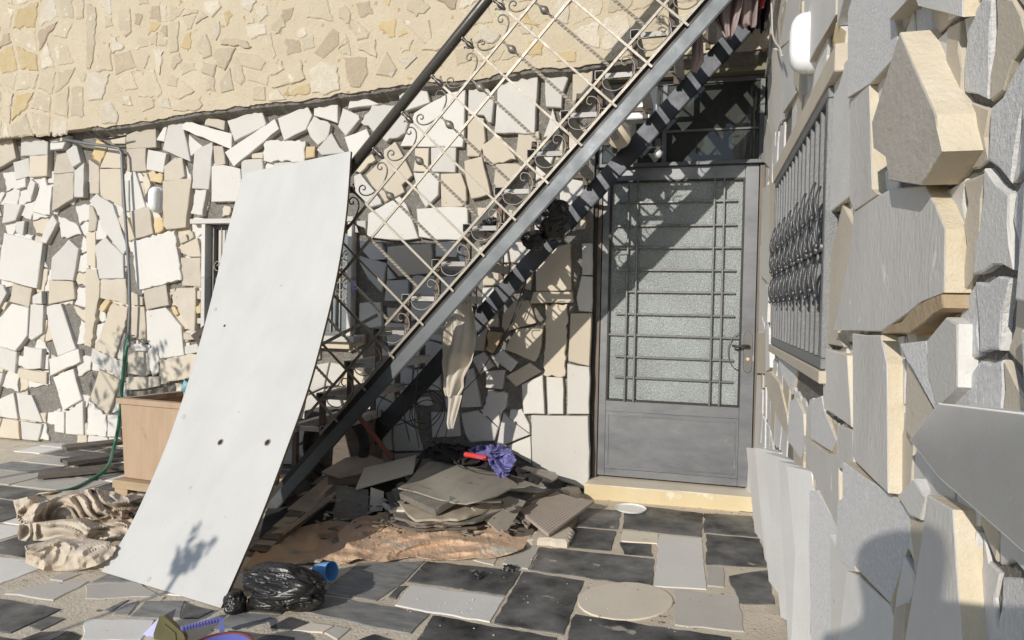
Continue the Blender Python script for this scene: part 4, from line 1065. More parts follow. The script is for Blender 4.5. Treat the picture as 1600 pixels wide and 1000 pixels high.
def patch(name, outline, zf, m, cuts=3, thick=.004, parent=None, smooth=True, reg='P'):
    pts = px(reg, outline); b = bmesh.new()
    vs = [b.verts.new((x, y, 0)) for x, y in pts]; f = b.faces.new(vs); bmesh.ops.triangulate(b, faces=[f])
    for _ in range(cuts):
        bmesh.ops.subdivide_edges(b, edges=[e for e in b.edges if e.calc_length() > 3.5], cuts=1, use_grid_fill=True)
        bmesh.ops.triangulate(b, faces=b.faces[:])
    for v in b.verts:
        u_, v_ = v.co.x, v.co.y; v.co = on(u_, v_, 2, zf(u_, v_))
    o = bobj(name, b, m, parent, smooth)
    for pidx in o.data.polygons: pass
    if sum(p_.normal.z for p_ in o.data.polygons) < 0: o.data.flip_normals()
    md = o.modifiers.new('thick', 'SOLIDIFY'); md.thickness = thick; md.offset = -1
    e_ = o.modifiers.new('split', 'EDGE_SPLIT'); e_.split_angle = R_(50)
    return o
def nz(u, v, s, k=0): return noise.noise(Vector((u*s, v*s, k)))
def rz(u, v, s, k=0): return abs(noise.noise(Vector((u*s, v*s, k))))
def flat_slab(name, pts, m, thick, parent=None, label=None, cat=None, group=None, m2=None, step=1):
    """rigid board given by three or more photo points with heights"""
    P = [on(u, v, 2, z) for u, v, z in pts]; n = (P[1]-P[0]).cross(P[2]-P[0]).normalized()
    if n.z < 0: n = -n
    for i in range(3, len(P)):      # make planar
        P[i] = P[i]-n*((P[i]-P[0]).dot(n))
    b = bmesh.new(); A = [b.verts.new(p) for p in P]; B = [b.verts.new(p-n*thick) for p in P]; b.faces.new(A); b.faces.new(B[::-1])
    for i in range(len(P)): b.faces.new((A[i], A[(i+1) % len(P)], B[(i+1) % len(P)], B[i]))
    o = bobj(name, b, m, parent)
    if label: tag(o, label, cat, group)
    return o
def foldz(u, v, sc_, seed):
    a = u*sc_+1.4*noise.noise(Vector((u*sc_*.6, v*sc_*.9, seed))); c = v*sc_*1.7+1.4*noise.noise(Vector((u*sc_*.7, v*sc_, seed+5)))
    return (1-min(1, abs(noise.noise(Vector((a, c, seed))))*3.4))+.4*(1-min(1, abs(noise.noise(Vector((a*2.2, c*2.2, seed+1))))*3))+.5*noise.noise(Vector((a*.7, c*.7, seed+3)))
def heap(outline, z0, z1, v0, v1, seed, k, label, fold=.03, m=None):
    def zf(u, v):
        f = max(0, min(1, (v1-v)/(v1-v0))); a = u*.016+noise.noise(Vector((u*.012, v*.02, seed)))*1.3; c = v*.035+noise.noise(Vector((u*.015, v*.02, seed+5)))*1.3
        r = 1-min(1, abs(noise.noise(Vector((a, c, seed))))*3.2); r2 = 1-min(1, abs(noise.noise(Vector((a*2.3, c*2.1, seed+2))))*3)
        return z0+(z1-z0)*math.sin(f*math.pi/2)+fold*(r*.8+r2*.35)+fold*.8*noise.noise(Vector((a*.8, c*.8, seed+9)))
    o = patch('cloth_bundle', outline, zf, m or SAND, 6, .006); tag(o, label, 'cloth', 'beige cloth and sacks on the ground')
heap([(20, 782), (60, 772), (110, 766), (150, 764), (178, 768), (200, 778), (205, 790), (198, 812), (150, 820), (90, 822), (30, 818)], .05, .20, 764, 820, 1, 1, 'heap of creased beige cloth topmost at the left edge', .045)
heap([(182, 782), (205, 770), (232, 772), (250, 778), (236, 800), (222, 812), (195, 816)], .03, .13, 770, 816, 4, 1, 'creased beige cloth bundle nearest the pallet', .035)
heap([(30, 820), (90, 812), (140, 808), (190, 806), (215, 812), (205, 832), (170, 842), (100, 846), (30, 844)], .01, .10, 806, 846, 7, 1, 'creased beige cloth spread between the upper heap and the pale sack', .035)
heap([(40, 852), (90, 842), (130, 840), (170, 846), (182, 856), (172, 872), (150, 884), (120, 892), (70, 892), (40, 880)], .0, .11, 840, 892, 9, 1, 'pale full sack lying lowest at the left edge', .015)
dkt = patch('stair_shade_sheet', [(395, 880), (415, 800), (450, 740), (520, 722), (620, 720), (640, 760), (640, 812), (560, 826), (470, 850)], lambda u, v: .008+.02*rz(u, v*1.5, .03, 3), DCLO, 4, .003); tag(dkt, 'black sheet added on the floor to deepen the shade under the stairs', 'shade sheet')  # near-black sheet added to paint the stair shade onto the floor
# orange tarp on the floor
tarp = patch('ground_tarp', rough_outline([(497, 872), (512, 858), (530, 846), (528, 832), (552, 812), (600, 800), (700, 800), (760, 815), (800, 838), (830, 836), (818, 856), (795, 866), (760, 872), (680, 874), (650, 869), (600, 877), (560, 872), (540, 880)], 1.2, 14), lambda u, v: .008+.05*max(0, 1-max(0, v-815)/52)+.016*foldz(u*.6, v, .013, 4)+.002*foldz(u, v, .05, 8), TARP, 6, .003)
tag(tarp, 'dusty orange-brown tarp crumpled on the floor in front of the pile', 'tarp')
t2 = patch('ground_tarp', [(380, 890), (400, 860), (440, 830), (520, 812), (560, 818), (530, 850), (500, 878), (430, 884)], lambda u, v: .015+.05*rz(u, v*1.5, .03, 7), TARP, 4, .003); tag(t2, 'shaded end of a brown tarp behind the black bag', 'tarp')
# stack of boards under the big sheet
import itertools
def zpl(z): return lambda u, v: z
for i, (dy, z, m_) in enumerate(((0, .03, CARP), (3, .05, GRNB), (-2, .07, CARP), (2, .09, OLDW), (-3, .11, CARP), (1, .13, GRNB), (-4, .15, PLYW))):
    ol = rough_outline([(622-dy*4, 838-z*230), (650, 846-z*225), (735+dy*5, 843-z*215), (790+dy*2, 815-z*170), (700, 760-z*60), (605-dy*2, 792-z*170)], .9, 12)
    o = patch('layered_mat', ol, lambda u, v, z=z, i=i: z+.006*nz(u, v, .02, i*7)+.003*nz(u, v, .07, i), m_, 2, .013)
    tag(o, ['lowest brown carpet mat in the pile below the stairs', 'dark green-grey mat second from the bottom of the pile', 'brown carpet mat just above the dark green-grey one', 'weathered dark board in the middle of the layered pile', 'brown carpet mat above the weathered board in the pile', 'green-grey corrugated mat near the top of the pile', 'tan board directly under the large wavy sheet'][i], 'mat', 'mats layered in the pile')
flat_slab('corrugated_board', [(612, 765, .20), (680, 796, .19), (712, 778, .22), (640, 748, .24)], GRNB, .035, label='grey-green corrugated board poking out under the left of the wavy sheet', cat='board')
flat_slab('carpet_offcut', [(713, 795, .10), (768, 832, .045), (722, 815, .055), (700, 800, .08)], CARP, .012, label='coarse brown carpet triangle in front of the dark panel', cat='carpet piece')
flat_slab('leaning_sheet', [(737, 792, .17), (787, 838, .03), (822, 783, .14), (800, 770, .2)], RUBB, .012, label='smooth dark grey-green panel leaning under the wavy sheet', cat='panel')
flat_slab('carpet_offcut', [(785, 838, .02), (815, 805, .03), (842, 838, .02), (820, 852, .012)], CARP, .01, label='coarse brown carpet piece lying under the broken ribbed tiles', cat='carpet piece')
flat_slab('carpet_offcut', [(818, 785, .10), (835, 772, .13), (876, 762, .10), (862, 780, .07)], CARP, .01, label='coarse brown carpet strip behind the large ribbed tile', cat='carpet piece')
for i in range(9):
    z = .03+.018*i; u0 = 640+random.uniform(-25, 20); v0 = 832-i*6.0
    a = on(u0, v0, 2, z); c = on(u0+random.uniform(60, 150), v0+random.uniform(-4, 6), 2, z); b = bmesh.new(); beam(b, a, c, .05, .012)
    tag(bobj('lath', b, random.choice((PLYW, GRNB, CARP, PLYC))), ['lowest', 'second', 'third', 'fourth', 'fifth', 'sixth', 'seventh', 'eighth', 'topmost'][i]+' thin broken strip from the bottom, sticking out of the layered pile', 'strip', 'strips in the pile')
for i, (u0, v0, u1, v1, z, r, m_, lab) in enumerate(((622, 760, 650, 752, .20, .013, CARP, 'frayed rolled mat edge under the left corner of the wavy sheet'), (692, 802, 728, 792, .12, .012, PLYW, 'pale rolled mat edge under the front of the wavy sheet'), (676, 832, 724, 826, .05, .016, GRNB, 'dark rubber roll end low at the right of the layered pile'),
        (640, 822, 690, 812, .09, .014, CARP, 'brown rolled mat in the middle of the layered pile'), (600, 790, 628, 800, .10, .016, PLYC, 'pale rolled cloth edge at the left of the layered pile'), (655, 812, 726, 806, .105, .012, GRNB, 'grey-green folded mat edge above the brown roll'), (630, 806, 672, 818, .08, .010, PLYW, 'tan frayed strip crossing the pile'))):
    P0, P1 = on(u0, v0, 2, z), on(u1, v1, 2, z); b = bmesh.new(); tube(b, [P0.lerp(P1, k/10)+Vector((0, .006*math.sin(k*1.3+i), .006*math.sin(k*.9+2*i))) for k in range(11)], [r*random.uniform(.8, 1.15) for _ in range(11)], 9)
    tag(bobj('rolled_mat', b, m_, smooth=True), lab, 'mat', 'rolled mat edges in the pile')
# big wavy sheet
wav = patch('wavy_sheet', [(638, 752), (652, 735), (668, 722), (684, 712), (700, 716), (745, 732), (790, 742), (838, 750), (838, 755), (820, 760), (800, 762), (786, 770), (776, 775), (758, 779), (740, 784), (728, 787), (708, 785), (680, 778), (650, 768), (622, 762)],
            lambda u, v: .235+.014*math.sin((u-v*.6)*.05)*max(0, (v-735)/50)+.005*math.sin((u+v)*.07)-.0003*(v-745), RUBB, 4, .007)
tag(wav, 'large dusty grey rubber sheet with a wavy edge on top of the pile', 'rubber sheet')
w2_ = patch('rubber_strip', [(790, 742), (822, 728), (868, 738), (872, 745), (860, 752), (838, 750), (815, 752)], lambda u, v: .20+.012*math.sin(u*.08), RUBB, 3, .01); tag(w2_, 'narrow grey rubber strip with rounded end beside the tall white slab', 'rubber sheet')
# plywood pieces
PLG = 'plywood pieces at the left of the pile'
flat_slab('plywood_sheet', [(556, 762, .17), (569, 731, .20), (650, 711, .26), (646, 745, .20)], PLYC, .014, label='pale cream plywood piece with straight edges, half in sun', cat='plywood', group=PLG)
flat_slab('plywood_sheet', [(502, 737, .17), (530, 747, .15), (572, 738, .17), (600, 718, .22), (575, 708, .24), (540, 715, .22)], PLYW, .012, label='brownish curved plywood piece left of the cream one', cat='plywood', group=PLG)
flat_slab('plywood_sheet', [(485, 757, .12), (560, 757, .14), (565, 735, .17), (500, 742, .15)], OLDW, .014, label='dark plywood strip under the brownish curved piece', cat='plywood', group=PLG)
flat_slab('tall_offcut', [(520, 812, .02), (575, 812, .03), (575, 765, .15), (528, 760, .15)], GRNB, .02, label='dark green-grey board end with a sunlit triangle, leaning in the pile', cat='board', group='leaning boards')
flat_slab('tall_offcut', [(577, 800, .04), (598, 798, .04), (600, 768, .14), (577, 765, .14)], PLYC, .02, label='short pale ribbed board end right of the green-grey one', cat='board', group='leaning boards')
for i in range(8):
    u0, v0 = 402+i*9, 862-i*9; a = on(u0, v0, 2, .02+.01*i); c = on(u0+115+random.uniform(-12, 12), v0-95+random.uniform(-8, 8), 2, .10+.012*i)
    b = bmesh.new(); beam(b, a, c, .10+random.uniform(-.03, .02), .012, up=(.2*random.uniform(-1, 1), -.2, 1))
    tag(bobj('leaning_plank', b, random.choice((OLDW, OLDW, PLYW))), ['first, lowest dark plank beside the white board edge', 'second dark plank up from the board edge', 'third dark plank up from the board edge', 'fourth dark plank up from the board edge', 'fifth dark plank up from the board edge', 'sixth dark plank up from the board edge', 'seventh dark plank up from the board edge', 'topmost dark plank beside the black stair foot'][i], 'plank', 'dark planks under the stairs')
for m_, nm, lb_ in ((PLYW, 'splinters', 'tan splinters and offcuts strewn through the pile'), (CARP, 'shreds', 'brown carpet shreds strewn through the pile'), (GRNB, 'board_scraps', 'grey-green board scraps strewn through the pile')):
    b = bmesh.new()
    for i in range(60):
        u = random.uniform(500, 815); v = random.uniform(775, 846); z = max(.012, .20-(v-765)*.0023)+random.uniform(-.01, .015); p = on(u, v, 2, z); a = random.uniform(0, 6.3); L_ = random.uniform(.015, .06)
        beam(b, p, p+Vector((math.cos(a)*L_, math.sin(a)*L_, random.uniform(-.01, .012))), random.uniform(.006, .025), .004, up=(random.uniform(-.4, .4), random.uniform(-.4, .2), 1))
    tag(bobj(nm, b, m_), lb_, 'debris', kind='stuff')
# ribbed tiles
def ribbed(pts, label, n, gi):
    o = flat_slab('ribbed_tile', pts, TILE, .014, label=label, cat='floor tile', group='ribbed tiles')
    P = [on(u, v, 2, z) for u, v, z in pts]; nn = (P[1]-P[0]).cross(P[2]-P[0]).normalized(); nn = nn if nn.z > 0 else -nn
    P = [p-nn*((p-P[0]).dot(nn)) for p in P]
    b = bmesh.new()
    for k in range(n):
        f = (k+.5)/n; a = P[0].lerp(P[1], f); c = (P[3] if len(P) > 3 else P[2]).lerp(P[2], f)
        a2 = a.lerp(c, .01); c2 = a.lerp(c, .99); beam(b, a2+nn*.001, c2+nn*.001, .009, .003, up=nn)
    q = bobj('rib', b, TILE, o); q['kind'] = 'stuff'
ribbed([(810, 797, .075), (857, 835, .06), (928, 783, .085), (868, 767, .10)], 'large square ribbed brown tile lying tilted at the right of the pile', 16, 0)
ribbed([(799, 797, .06), (824, 823, .045), (830, 816, .05), (812, 798, .065)], 'small broken ribbed tile touching the large one', 5, 0)
ribbed([(779, 807, .05), (792, 828, .03), (802, 812, .045)], 'smallest triangular ribbed tile chip leftmost of three', 4, 0)
def rock(name, pts, h, m, label, cat='stone', group=None):
    P = [on(u, v, 2, .004) for u, v in pts]
    o = bobj(name, prism([(p.x, p.y) for p in P], lambda a, b_, d: Vector((a, b_, d)), h, .002, jit=.005, step=.04, bev=.012, tilt=.05, rough=True), m); tag(o, label, cat, group)
rock('stone_chunk', [(822, 855), (845, 828), (880, 822), (898, 835), (886, 856), (850, 852)], .035, CR, 'pale stone chunk under the large ribbed tile')
rock('stone_chunk', [(876, 775), (890, 763), (904, 768), (908, 777), (890, 782)], .05, CR, 'small pale stone between the tile and the door step')
# white lid
lc = on(985.5, 795, 2, .012); b = bmesh.new(); lathe(b, [(0, .0), (.088, .0), (.094, .004), (.098, .014), (.092, .014), (.088, .007), (0, .006)], Matrix.Translation((lc.x, lc.y, .006)), 40)
tag(bobj('round_lid', b, WPL, smooth=False), 'round white plastic lid on the dark paving by the door step', 'lid')
# cloth on top of the pile
pc = patch('purple_cloth', [(732, 703), (745, 696), (780, 693), (798, 702), (807, 718), (800, 730), (795, 742), (780, 747), (768, 730), (762, 718), (735, 712)], lambda u, v: .275+.026*foldz(u, v, .055, 3), PURP, 6, .004)
tag(pc, 'crumpled purple-blue garment draped on the pile', 'cloth')
dc = patch('dark_cloth', [(650, 715), (668, 700), (700, 688), (735, 700), (765, 712), (765, 730), (730, 728), (700, 720), (672, 716)], lambda u, v: .25+.026*foldz(u, v, .04, 7), DCLO, 5, .004); tag(dc, 'crumpled black cloth behind the purple garment', 'cloth')
dc = patch('dark_cloth', [(790, 735), (805, 728), (830, 738), (848, 748), (842, 757), (825, 752), (800, 742)], lambda u, v: .262+.02*foldz(u, v, .06, 9), DCLO, 5, .004); tag(dc, 'small dark sleeve trailing right from the purple garment', 'cloth')
rp0, rp1 = on(727, 710, 2, .30), on(761, 716, 2, .30); dd = (rp1-rp0).normalized()
q = dd.to_track_quat('Z', 'Y').to_matrix().to_4x4(); Lr = (rp1-rp0).length
b = bmesh.new(); lathe(b, [(.010, .002), (.0165, 0), (.0165, Lr), (.011, Lr), (.011, Lr-.03), (0, Lr-.03)], Matrix.Translation(rp0) @ q, 20); tag(bobj('red_tube', b, REDP, smooth=False), 'short red plastic tube lying beside the purple garment', 'tube')
# black bag
bc = on(438, 925, 2, .075)
bag = blob('rubbish_bag', bc+Vector((.0, .03, .01)), (.175, .11, .09), BAGM, 3.3, .42, 1.5, 6, .006, .8, st=(.38, 1.7, 1.7)); tag(bag, 'shiny black plastic rubbish bag lying open at the foot of the white board', 'bag')
bc2 = on(368, 945, 2, .03); o = blob('rubbish_bag', bc2, (.045, .05, .06), BAGM, 8.3, .5, 1.6, 5, .006, .8, st=(.6, 1, 1.3)); tag(o, 'small twisted black plastic scrap at the bottom corner of the white board', 'bag')
c0 = on(506, 893, 2, .055); b = bmesh.new(); M = Matrix.Translation(c0) @ Matrix.Rotation(R_(-12), 4, 'Z') @ Matrix.Rotation(R_(78), 4, 'Y')
lathe(b, [(0, -.045), (.033, -.045), (.036, -.04), (.043, .045), (.045, .046), (.041, .046), (.031, -.038), (0, -.038)], M, 28); tag(bobj('blue_cup', b, BLUEC, smooth=False), 'sky blue plastic cup lying on its side against the black bag', 'cup')
c1 = on(432, 903, 2, .13); b = bmesh.new(); M = Matrix.Translation(c1) @ Matrix.Rotation(R_(75), 4, 'Y')
lathe(b, [(0, -.05), (.014, -.05), (.016, -.04), (.016, .03), (.008, .045), (.008, .055), (0, .055)], M, 16); tag(bobj('clear_bottle', b, LAVE, smooth=True), 'pale lavender bottle poking out of the black bag', 'bottle')
for u, v, s_, lab in ((745, 900, 1, 'dark crumpled scrap on the slate slab left of centre'), (796, 888, 2, 'torn black plastic scrap on the paving beside the grey slab')):
    c = on(u, v, 2, .012); o = blob('plastic_scrap', c, (.03, .03, .018), BAGM, s_*3.1, .6, 3, 4, .003, 2); tag(o, lab, 'scrap', 'scraps on the paving')
gr_ = bmesh.new()
for i in range(110):
    u = random.gauss(760, 190); v = random.uniform(828, 995); z = .008
    if random.random() < .3: u, v, z = random.gauss(650, 30), random.gauss(826, 5), .075
    c = on(u, v, 2, z); r = random.uniform(.001, .0032); bmesh.ops.create_icosphere(gr_, subdivisions=1, radius=r, matrix=Matrix.Translation(c) @ Matrix.Diagonal((random.uniform(.6, 1.8), random.uniform(.6, 1.8), .6, 1)))
tag(bobj('crumbs', gr_, PLYC), 'pale stone and plaster crumbs scattered over paving and tarp', 'debris', kind='stuff')
# bottom left: tin, brush handle, bucket
tc = on(262, 1003, 2, .15); tin = thing('oil_tin', 'open rectangular tin with olive lid edge at the bottom of the photograph', 'tin', tc)
def yprism(pts, y, th):
    P = [on(u, v, 1, y) for u, v in pts]; b = bmesh.new(); A = [b.verts.new(p) for p in P]; B = [b.verts.new(p+Vector((0, th, 0))) for p in P]; b.faces.new(A); b.faces.new(B[::-1])
    for i in range(len(P)): b.faces.new((A[i], A[(i+1) % len(P)], B[(i+1) % len(P)], B[i]))
    return b
part('can_lid', yprism([(249, 963), (256, 962), (286, 990), (289, 997), (285, 1045), (237, 1045), (241, 990)], 2.10, .016), OLIV, tin)
part('lid_ridge', yprism([(257, 975), (274, 990), (276, 1020), (272, 1020), (270, 992), (256, 979)], 2.096, .004), OLIV, tin)
part('can_body', yprism([(248, 966), (240, 990), (236, 1045), (196, 1045), (212, 1002), (238, 976)], 2.118, .09), LAVE, tin)
brp = [on(u, v, 2, .09) for u, v in ((283, 982), (300, 976), (325, 972), (345, 967), (347, 986))]
b = bmesh.new()
for i in range(14):
    f = i/13; p = brp[0].lerp(brp[3], f); q_ = brp[0].lerp(brp[3], min(1, f+.05)); beam(b, p, q_, .026, .010)
beam(b, brp[0]-Vector((0, 0, .004)), brp[3]-Vector((0, 0, .004)), .018, .006); beam(b, brp[3], brp[4], .016, .007); bh = tag(bobj('blue_brush', b, BLUET), 'ridged violet-blue plastic handle beside the tin', 'handle')
bcn = on(345, 1012, 2, .10); bk_ = thing('blue_bucket', 'violet-blue tub with red rim cut off by the bottom of the photograph', 'bucket', bcn)
b = bmesh.new(); lathe(b, [(0, -.09), (.08, -.09), (.10, .0), (.093, 0), (.075, -.08), (0, -.08)], Matrix.Translation(bcn), 32); part('tub', b, BLUET, bk_, True)
b = bmesh.new(); tube(b, [bcn+Vector((.102*math.cos(a), .102*math.sin(a), 0)) for a in [i*math.pi/16 for i in range(33)]], .006, 6, False); part('rim', b, REDB, bk_, True)
# ---- things hanging from the stairs
def hang(name, rows, y, m, folds, amp, label, cat='garment', seed=0, thick=.004):
    """rows: (u_left, u_right, v) in the photo, cloth hung in the plane y with vertical folds"""
    b = bmesh.new(); N_ = 36; g = []
    dense = []
    for a, c in zip(rows, rows[1:]):
        for k in range(6): f = k/6; dense.append([a[i]+(c[i]-a[i])*f for i in range(3)])
    dense.append(rows[-1])
    for j, (ul, ur, v) in enumerate(dense):
        row = []
        for i in range(N_+1):
            f = i/N_; p = on(ul+(ur-ul)*f, v, 1, y); ph = f*folds*2*math.pi+seed
            p.y += amp*(math.sin(ph+.6*math.sin(j*.25+seed))+.5*math.sin(2.3*ph+j*.11)+.8*noise.noise(Vector((f*4, j*.12, seed)))); row.append(b.verts.new(p))
        g.append(row)
    for a, c in zip(g, g[1:]):
        for i in range(N_): b.faces.new((a[i], a[i+1], c[i+1], c[i]))
    o = bobj(name, b, m, None, True); md = o.modifiers.new('thick', 'SOLIDIFY'); md.thickness = thick; tag(o, label, cat); return o
hang('trousers', [(702, 736, 470), (697, 741, 495), (690, 744, 520), (691, 741, 548), (689, 739, 565), (692, 726, 590), (691, 724, 605), (694, 716, 620)], 4.0, PANT, 1.3, .026, 'long beige trousers hanging from the stair stringer', seed=1)
hang('trousers', [(700, 722, 618), (699, 716, 640), (698, 711, 660), (701, 709, 670)], 3.99, PANT, 1.0, .012, 'lower end of a beige trouser leg tied at its tip', seed=3)
hang('grey_pink_shirt', [(1098, 1165, -25), (1105, 1160, 10), (1115, 1155, 30), (1125, 1150, 48), (1133, 1144, 60)], 3.75, PINK, 2, .02, 'greyish pink shirt draped over the top of the stairs', seed=5)
hang('pink_sleeve', [(1085, 1098, 48), (1081, 1098, 75), (1080, 1099, 95), (1080, 1088, 113)], 3.80, PINK, 1, .01, 'greyish pink sleeve hanging through the stringers', seed=2)
hang('grey_pink_shirt', [(1155, 1185, -25), (1152, 1184, 10), (1150, 1182, 38), (1158, 1180, 42)], 3.8, PINK, 1.4, .02, 'grey sleeve with a loose cuff beside the red cloth, top right', seed=7)
hang('dark_jacket', [(1140, 1205, -30), (1150, 1205, 5), (1158, 1200, 30), (1165, 1198, 48)], 3.95, DCLO, 2, .03, 'dark jacket bunched behind the pink shirts at the top of the stairs', seed=4)
hang('red_cloth', [(1178, 1200, -20), (1182, 1197, 0), (1185, 1192, 14)], 3.85, REDF, 1, .01, 'small red cloth hanging at the top right of the stairs', seed=6)
bgp = on(865, 345, 1, 4.05); o = blob('bin_bag', bgp, (.10, .13, .12), BAGM, 5.5, .45, 1.5, 5, 0, .8, st=(.6, 1.5, 1.5)); tag(o, 'dark crumpled plastic bag stuffed between the two stair stringers', 'bag')
bgp = on(835, 375, 1, 4.0); o = blob('bin_bag', bgp, (.07, .08, .06), BAGM, 2.5, .45, 1.5, 5, 0, .8, st=(.6, 1.5, 1.5)); tag(o, 'smaller crumpled plastic bag lower down between the stringers', 'bag')
bgp = on(770, 352, 1, 3.95); o = blob('bin_bag', bgp, (.07, .09, .05), BAGM, 4.5, .45, 1.5, 5, 0, .8, st=(.6, 1.5, 1.5)); tag(o, 'black plastic lump on the tubes behind the railing scrolls', 'bag')
b = bmesh.new(); beam(b, on(738, 478, 1, 4.1), on(729, 530, 1, 4.12), .045, .03, up=(0, 1, 0)); tag(bobj('dark_scarf', b, DCLO), 'narrow dark checked scarf hanging beside the beige trousers', 'scarf')
# white bucket under the stairs, its bottom facing the viewer
kc = on(968, 214, 1, 4.18); M = Matrix.Translation(kc) @ Matrix.Rotation(R_(-18), 4, 'Z') @ Matrix.Rotation(R_(-70), 4, 'X') @ Matrix.Rotation(R_(180), 4, 'X')
pb = thing('white_bucket', 'upturned off-white plastic bucket tucked under the stairs near the transom', 'bucket', kc)
b = bmesh.new(); lathe(b, [(0, .006), (.066, .006), (.070, 0), (.080, -.14), (.076, -.14), (.064, -.006), (0, -.006)], Matrix.Translation(kc) @ Matrix.Rotation(R_(12), 4, 'Z') @ Matrix.Rotation(R_(112), 4, 'X'), 32); part('body', b, BUCK, pb, True)
# electrical box and grey sheet seen under the stair by the transom
b = bmesh.new(); q = on(1000, 160, 1, 4.5); box(b, (q.x-.10, 4.48, q.z-.11), (q.x+.11, 4.60, q.z+.09), .006); tag(bobj('meter_box', b, WPL), 'pale grey meter box behind the stairs next to the transom', 'meter box')
# wires
WP = [[(640, 690), (632, 640), (650, 600), (690, 610), (688, 650), (660, 672), (640, 650), (660, 610), (695, 640), (680, 690), (700, 715)], [(655, 700), (648, 650), (655, 560), (668, 500)], [(690, 700), (700, 660), (688, 620), (640, 600), (600, 620), (590, 650), (610, 665), (650, 655)], [(676, 690), (690, 700), (705, 715), (725, 732), (770, 738), (820, 748)], [(640, 640), (665, 625), (690, 635), (670, 660), (645, 655), (650, 620), (680, 610)],
      [(820, 440), (800, 500), (780, 540), (765, 560), (745, 590)], [(825, 425), (812, 480), (790, 520), (770, 555)], [(745, 590), (735, 600), (720, 615)]]
WL = ['tangled dark cable coil standing behind the pile under the stairs', 'dark cable rising from the pile to the stair stringer', 'wide loop of dark cable left of the trousers', 'cable trailing over the grey rubber sheet', 'smaller dark cable loops inside the coil', 'dark cord hanging down the wall right of the trousers', 'second dark cord beside it down the cream stones', 'short cord end near the trouser tip']
for i, (pts, lab) in enumerate(zip(WP, WL)):
    yb = 4.25 if i < 5 else 4.52
    P = [on(u, v, 1, yb+random.uniform(-.08, .08) if i < 5 else yb) for u, v in pts]
    if i == 3: P = [on(u, v, 2, .27+.003*j) for j, (u, v) in enumerate(pts)]
    b = bmesh.new(); tag(bobj('cable', tube(b, smoothpts(P, 6), .0035, 6), WIRE, smooth=True), lab, 'cable', 'loose cables and cords')
b = bmesh.new(); beam(b, on(560, 650, 1, 4.0), on(612, 716, 1, 4.15), .028, .028); tag(bobj('red_pole', b, REDB), 'red-brown square tube leaning into the pile below the stairs', 'tube')
b = bmesh.new(); beam(b, on(490, 545, 1, 3.95), on(590, 492, 1, 4.1), .022, .022); tag(bobj('loose_bar', b, TUBE), 'loose grey bar wedged behind the lower railing', 'bar')
# dark backing and clutter in the shade under the stair foot
b = bmesh.new(); q = on(575, 640, 1, 4.4); box(b, (q.x-.45, 4.3, .01), (q.x+.05, 4.55, .5), .01); tag(bobj('shade_backing', b, OLDW), 'dark crate in the deep shade under the stair foot', 'backing')  # dark box added as a backing to blacken the space under the stairs
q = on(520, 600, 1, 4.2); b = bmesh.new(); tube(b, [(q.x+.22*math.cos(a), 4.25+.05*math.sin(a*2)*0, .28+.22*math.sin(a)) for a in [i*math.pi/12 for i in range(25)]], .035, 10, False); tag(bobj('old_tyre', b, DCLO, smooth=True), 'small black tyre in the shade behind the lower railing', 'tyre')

# ================================================================ outside the picture: what casts the shadows in it
def shrub(name, c, r, n, label, trunk=None, sz=.05):
    root = thing(name, label, 'shrub', (c[0], c[1], 0)); b = bmesh.new()
    for i in range(n):
        d = Vector((random.gauss(0, 1), random.gauss(0, 1), random.gauss(0, 1))).normalized()*(random.random()**.5); p = Vector(c)+Vector((d.x*r[0], d.y*r[1], d.z*r[2]))
        if noise.noise(p*4) < -.05: continue
        M = Matrix.Translation(p) @ Matrix.Rotation(random.uniform(0, 6.3), 4, 'Z') @ Matrix.Rotation(random.uniform(-1.3, 1.3), 4, 'X'); s_ = sz*random.uniform(.6, 1.3)
        b.faces.new([b.verts.new(M @ Vector(q)) for q in ((0, -s_, 0), (s_*.4, 0, s_*.1), (0, s_, 0), (-s_*.4, 0, s_*.1))])
    o = part('crown', b, LEAF, root); o['kind'] = 'stuff'
    b = bmesh.new(); tube(b, smoothpts([(c[0]+.1, c[1]-.1, 0), (c[0]+.05, c[1], c[2]*.5), c], 4), [.03]*8+[.012], 7)
    for k in range(6):
        a = k*1.05; tube(b, [Vector(c)-Vector((0, 0, r[2]*.7)), Vector(c)+Vector((r[0]*.8*math.cos(a), r[1]*.8*math.sin(a), r[2]*.4))], [.012, .004], 5)
    part('trunk', b, BARK, root)
shrub('olive_tree', (-5.35, 1.5, 1.75), (.55, .5, .5), 700, 'small tree left of the picture casting dappled shade on the wall')
def sback(p, d): return Vector((p.x-.289*d, p.y-d, p.z+.396*d))
q, _ = on_board(288, 880)
if q is None: q = on(288, 880, 2, .1)
random.seed(11)
root = thing('potted_stems', 'leafy stems left of the picture casting a shadow on the board foot', 'plant', (sback(q, 3.0).x, sback(q, 3.0).y, 0))
b = bmesh.new(); bs = bmesh.new(); bc_ = sback(q, 3.0)
tube(bs, [(bc_.x, bc_.y, 0), (bc_.x, bc_.y, bc_.z-.02)], .012, 6)
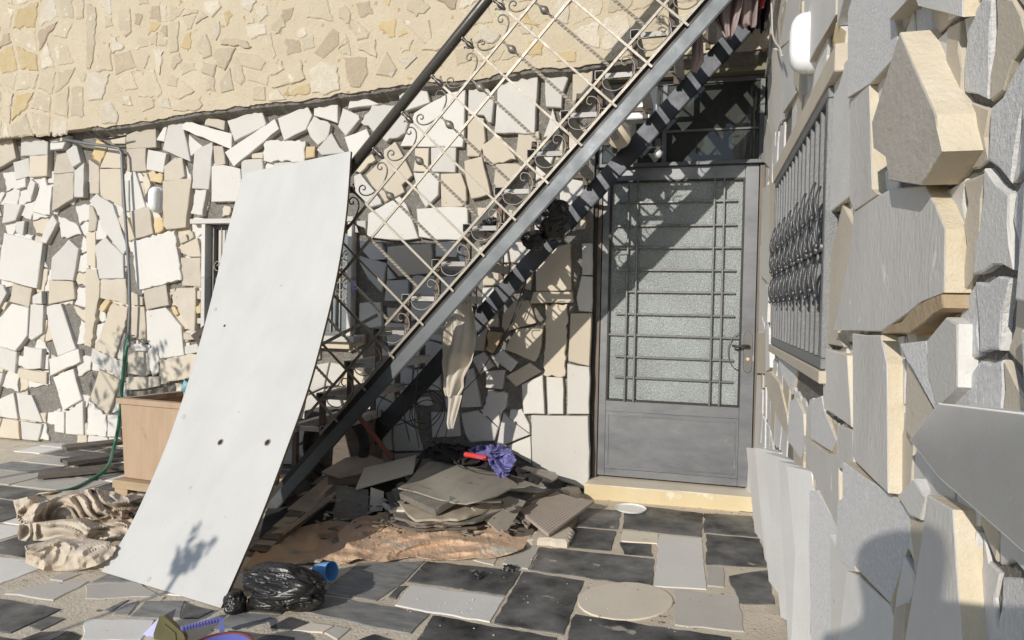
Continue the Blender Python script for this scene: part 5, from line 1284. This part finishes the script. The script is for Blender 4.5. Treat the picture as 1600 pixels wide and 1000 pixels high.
for sx, sz_ in ((-.06, .17), (.03, .11), (.10, .13), (.0, .03), (-.08, .05), (.05, .05), (-.05, -.03), (.02, -.02)):
    tip = bc_+Vector((sx, 0, sz_)); bas = bc_+Vector((0, 0, -.05)); tube(bs, [bas, tip], .0025, 5)
    for k in range(16):
        f = .25+.75*k/15; p = bas.lerp(tip, f)+Vector((random.gauss(0, .012), random.gauss(0, .02), random.gauss(0, .008))); M = Matrix.Translation(p) @ Matrix.Rotation(random.uniform(-1.3, 1.3), 4, 'Y') @ Matrix.Rotation(random.uniform(-.4, .4), 4, 'Z')
        b.faces.new([b.verts.new(M @ Vector(v)) for v in ((0, 0, -.026), (.009, 0, 0), (0, 0, .03), (-.009, 0, 0))])
part('leaf', b, LEAF, root)['kind'] = 'stuff'; part('stem', bs, BARK, root)
# the photographer, behind the camera
person = thing('person', 'standing photographer in dark shirt holding a phone up with both hands, out of view', 'person', (-.17, -.42, 0))
me = bpy.data.meshes.new('body'); px_, py_ = -.17, -.42
V = [(0, 0, .92), (0, 0, 1.10), (0, 0, 1.30), (0, .01, 1.40), (0, .03, 1.50), (0, .04, 1.58), (-.17, 0, 1.33), (-.25, .08, 1.12), (-.10, .30, 1.20), (.17, 0, 1.33), (.25, .08, 1.12), (.20, .30, 1.22),
     (-.10, 0, .88), (-.11, .02, .48), (-.12, 0, .08), (-.12, .12, .04), (.10, 0, .88), (.11, .02, .48), (.12, 0, .08), (.12, .12, .04)]
Ed = [(0, 1), (1, 2), (2, 3), (3, 4), (4, 5), (2, 6), (6, 7), (7, 8), (2, 9), (9, 10), (10, 11), (0, 12), (12, 13), (13, 14), (14, 15), (0, 16), (16, 17), (17, 18), (18, 19)]
Rd = [.15, .14, .15, .055, .09, .085, .06, .045, .03, .06, .045, .03, .09, .06, .04, .035, .09, .06, .04, .035]
me.from_pydata([Vector(v)+Vector((px_, py_, 0)) for v in V], Ed, []); body = link('body', me, SHIRT, person); localise(body, person)
sk = body.modifiers.new('skin', 'SKIN'); lay = me.skin_vertices[0].data if me.skin_vertices else None
if lay is None:
    bpy.context.view_layer.objects.active = body; me.attributes.new('x', 'FLOAT', 'POINT')
try:
    for i, r in enumerate(Rd): me.skin_vertices[0].data[i].radius = (r, r*.8)
    me.skin_vertices[0].data[0].use_root = True
except Exception: pass
body.modifiers.new('sub', 'SUBSURF').levels = 1
b = bmesh.new(); box(b, (-.04, -.025, 1.22), (.12, -.012, 1.305), .003); ph = bobj('phone', b, DOORD); tag(ph, 'dark phone held up by the photographer, out of view', 'phone')
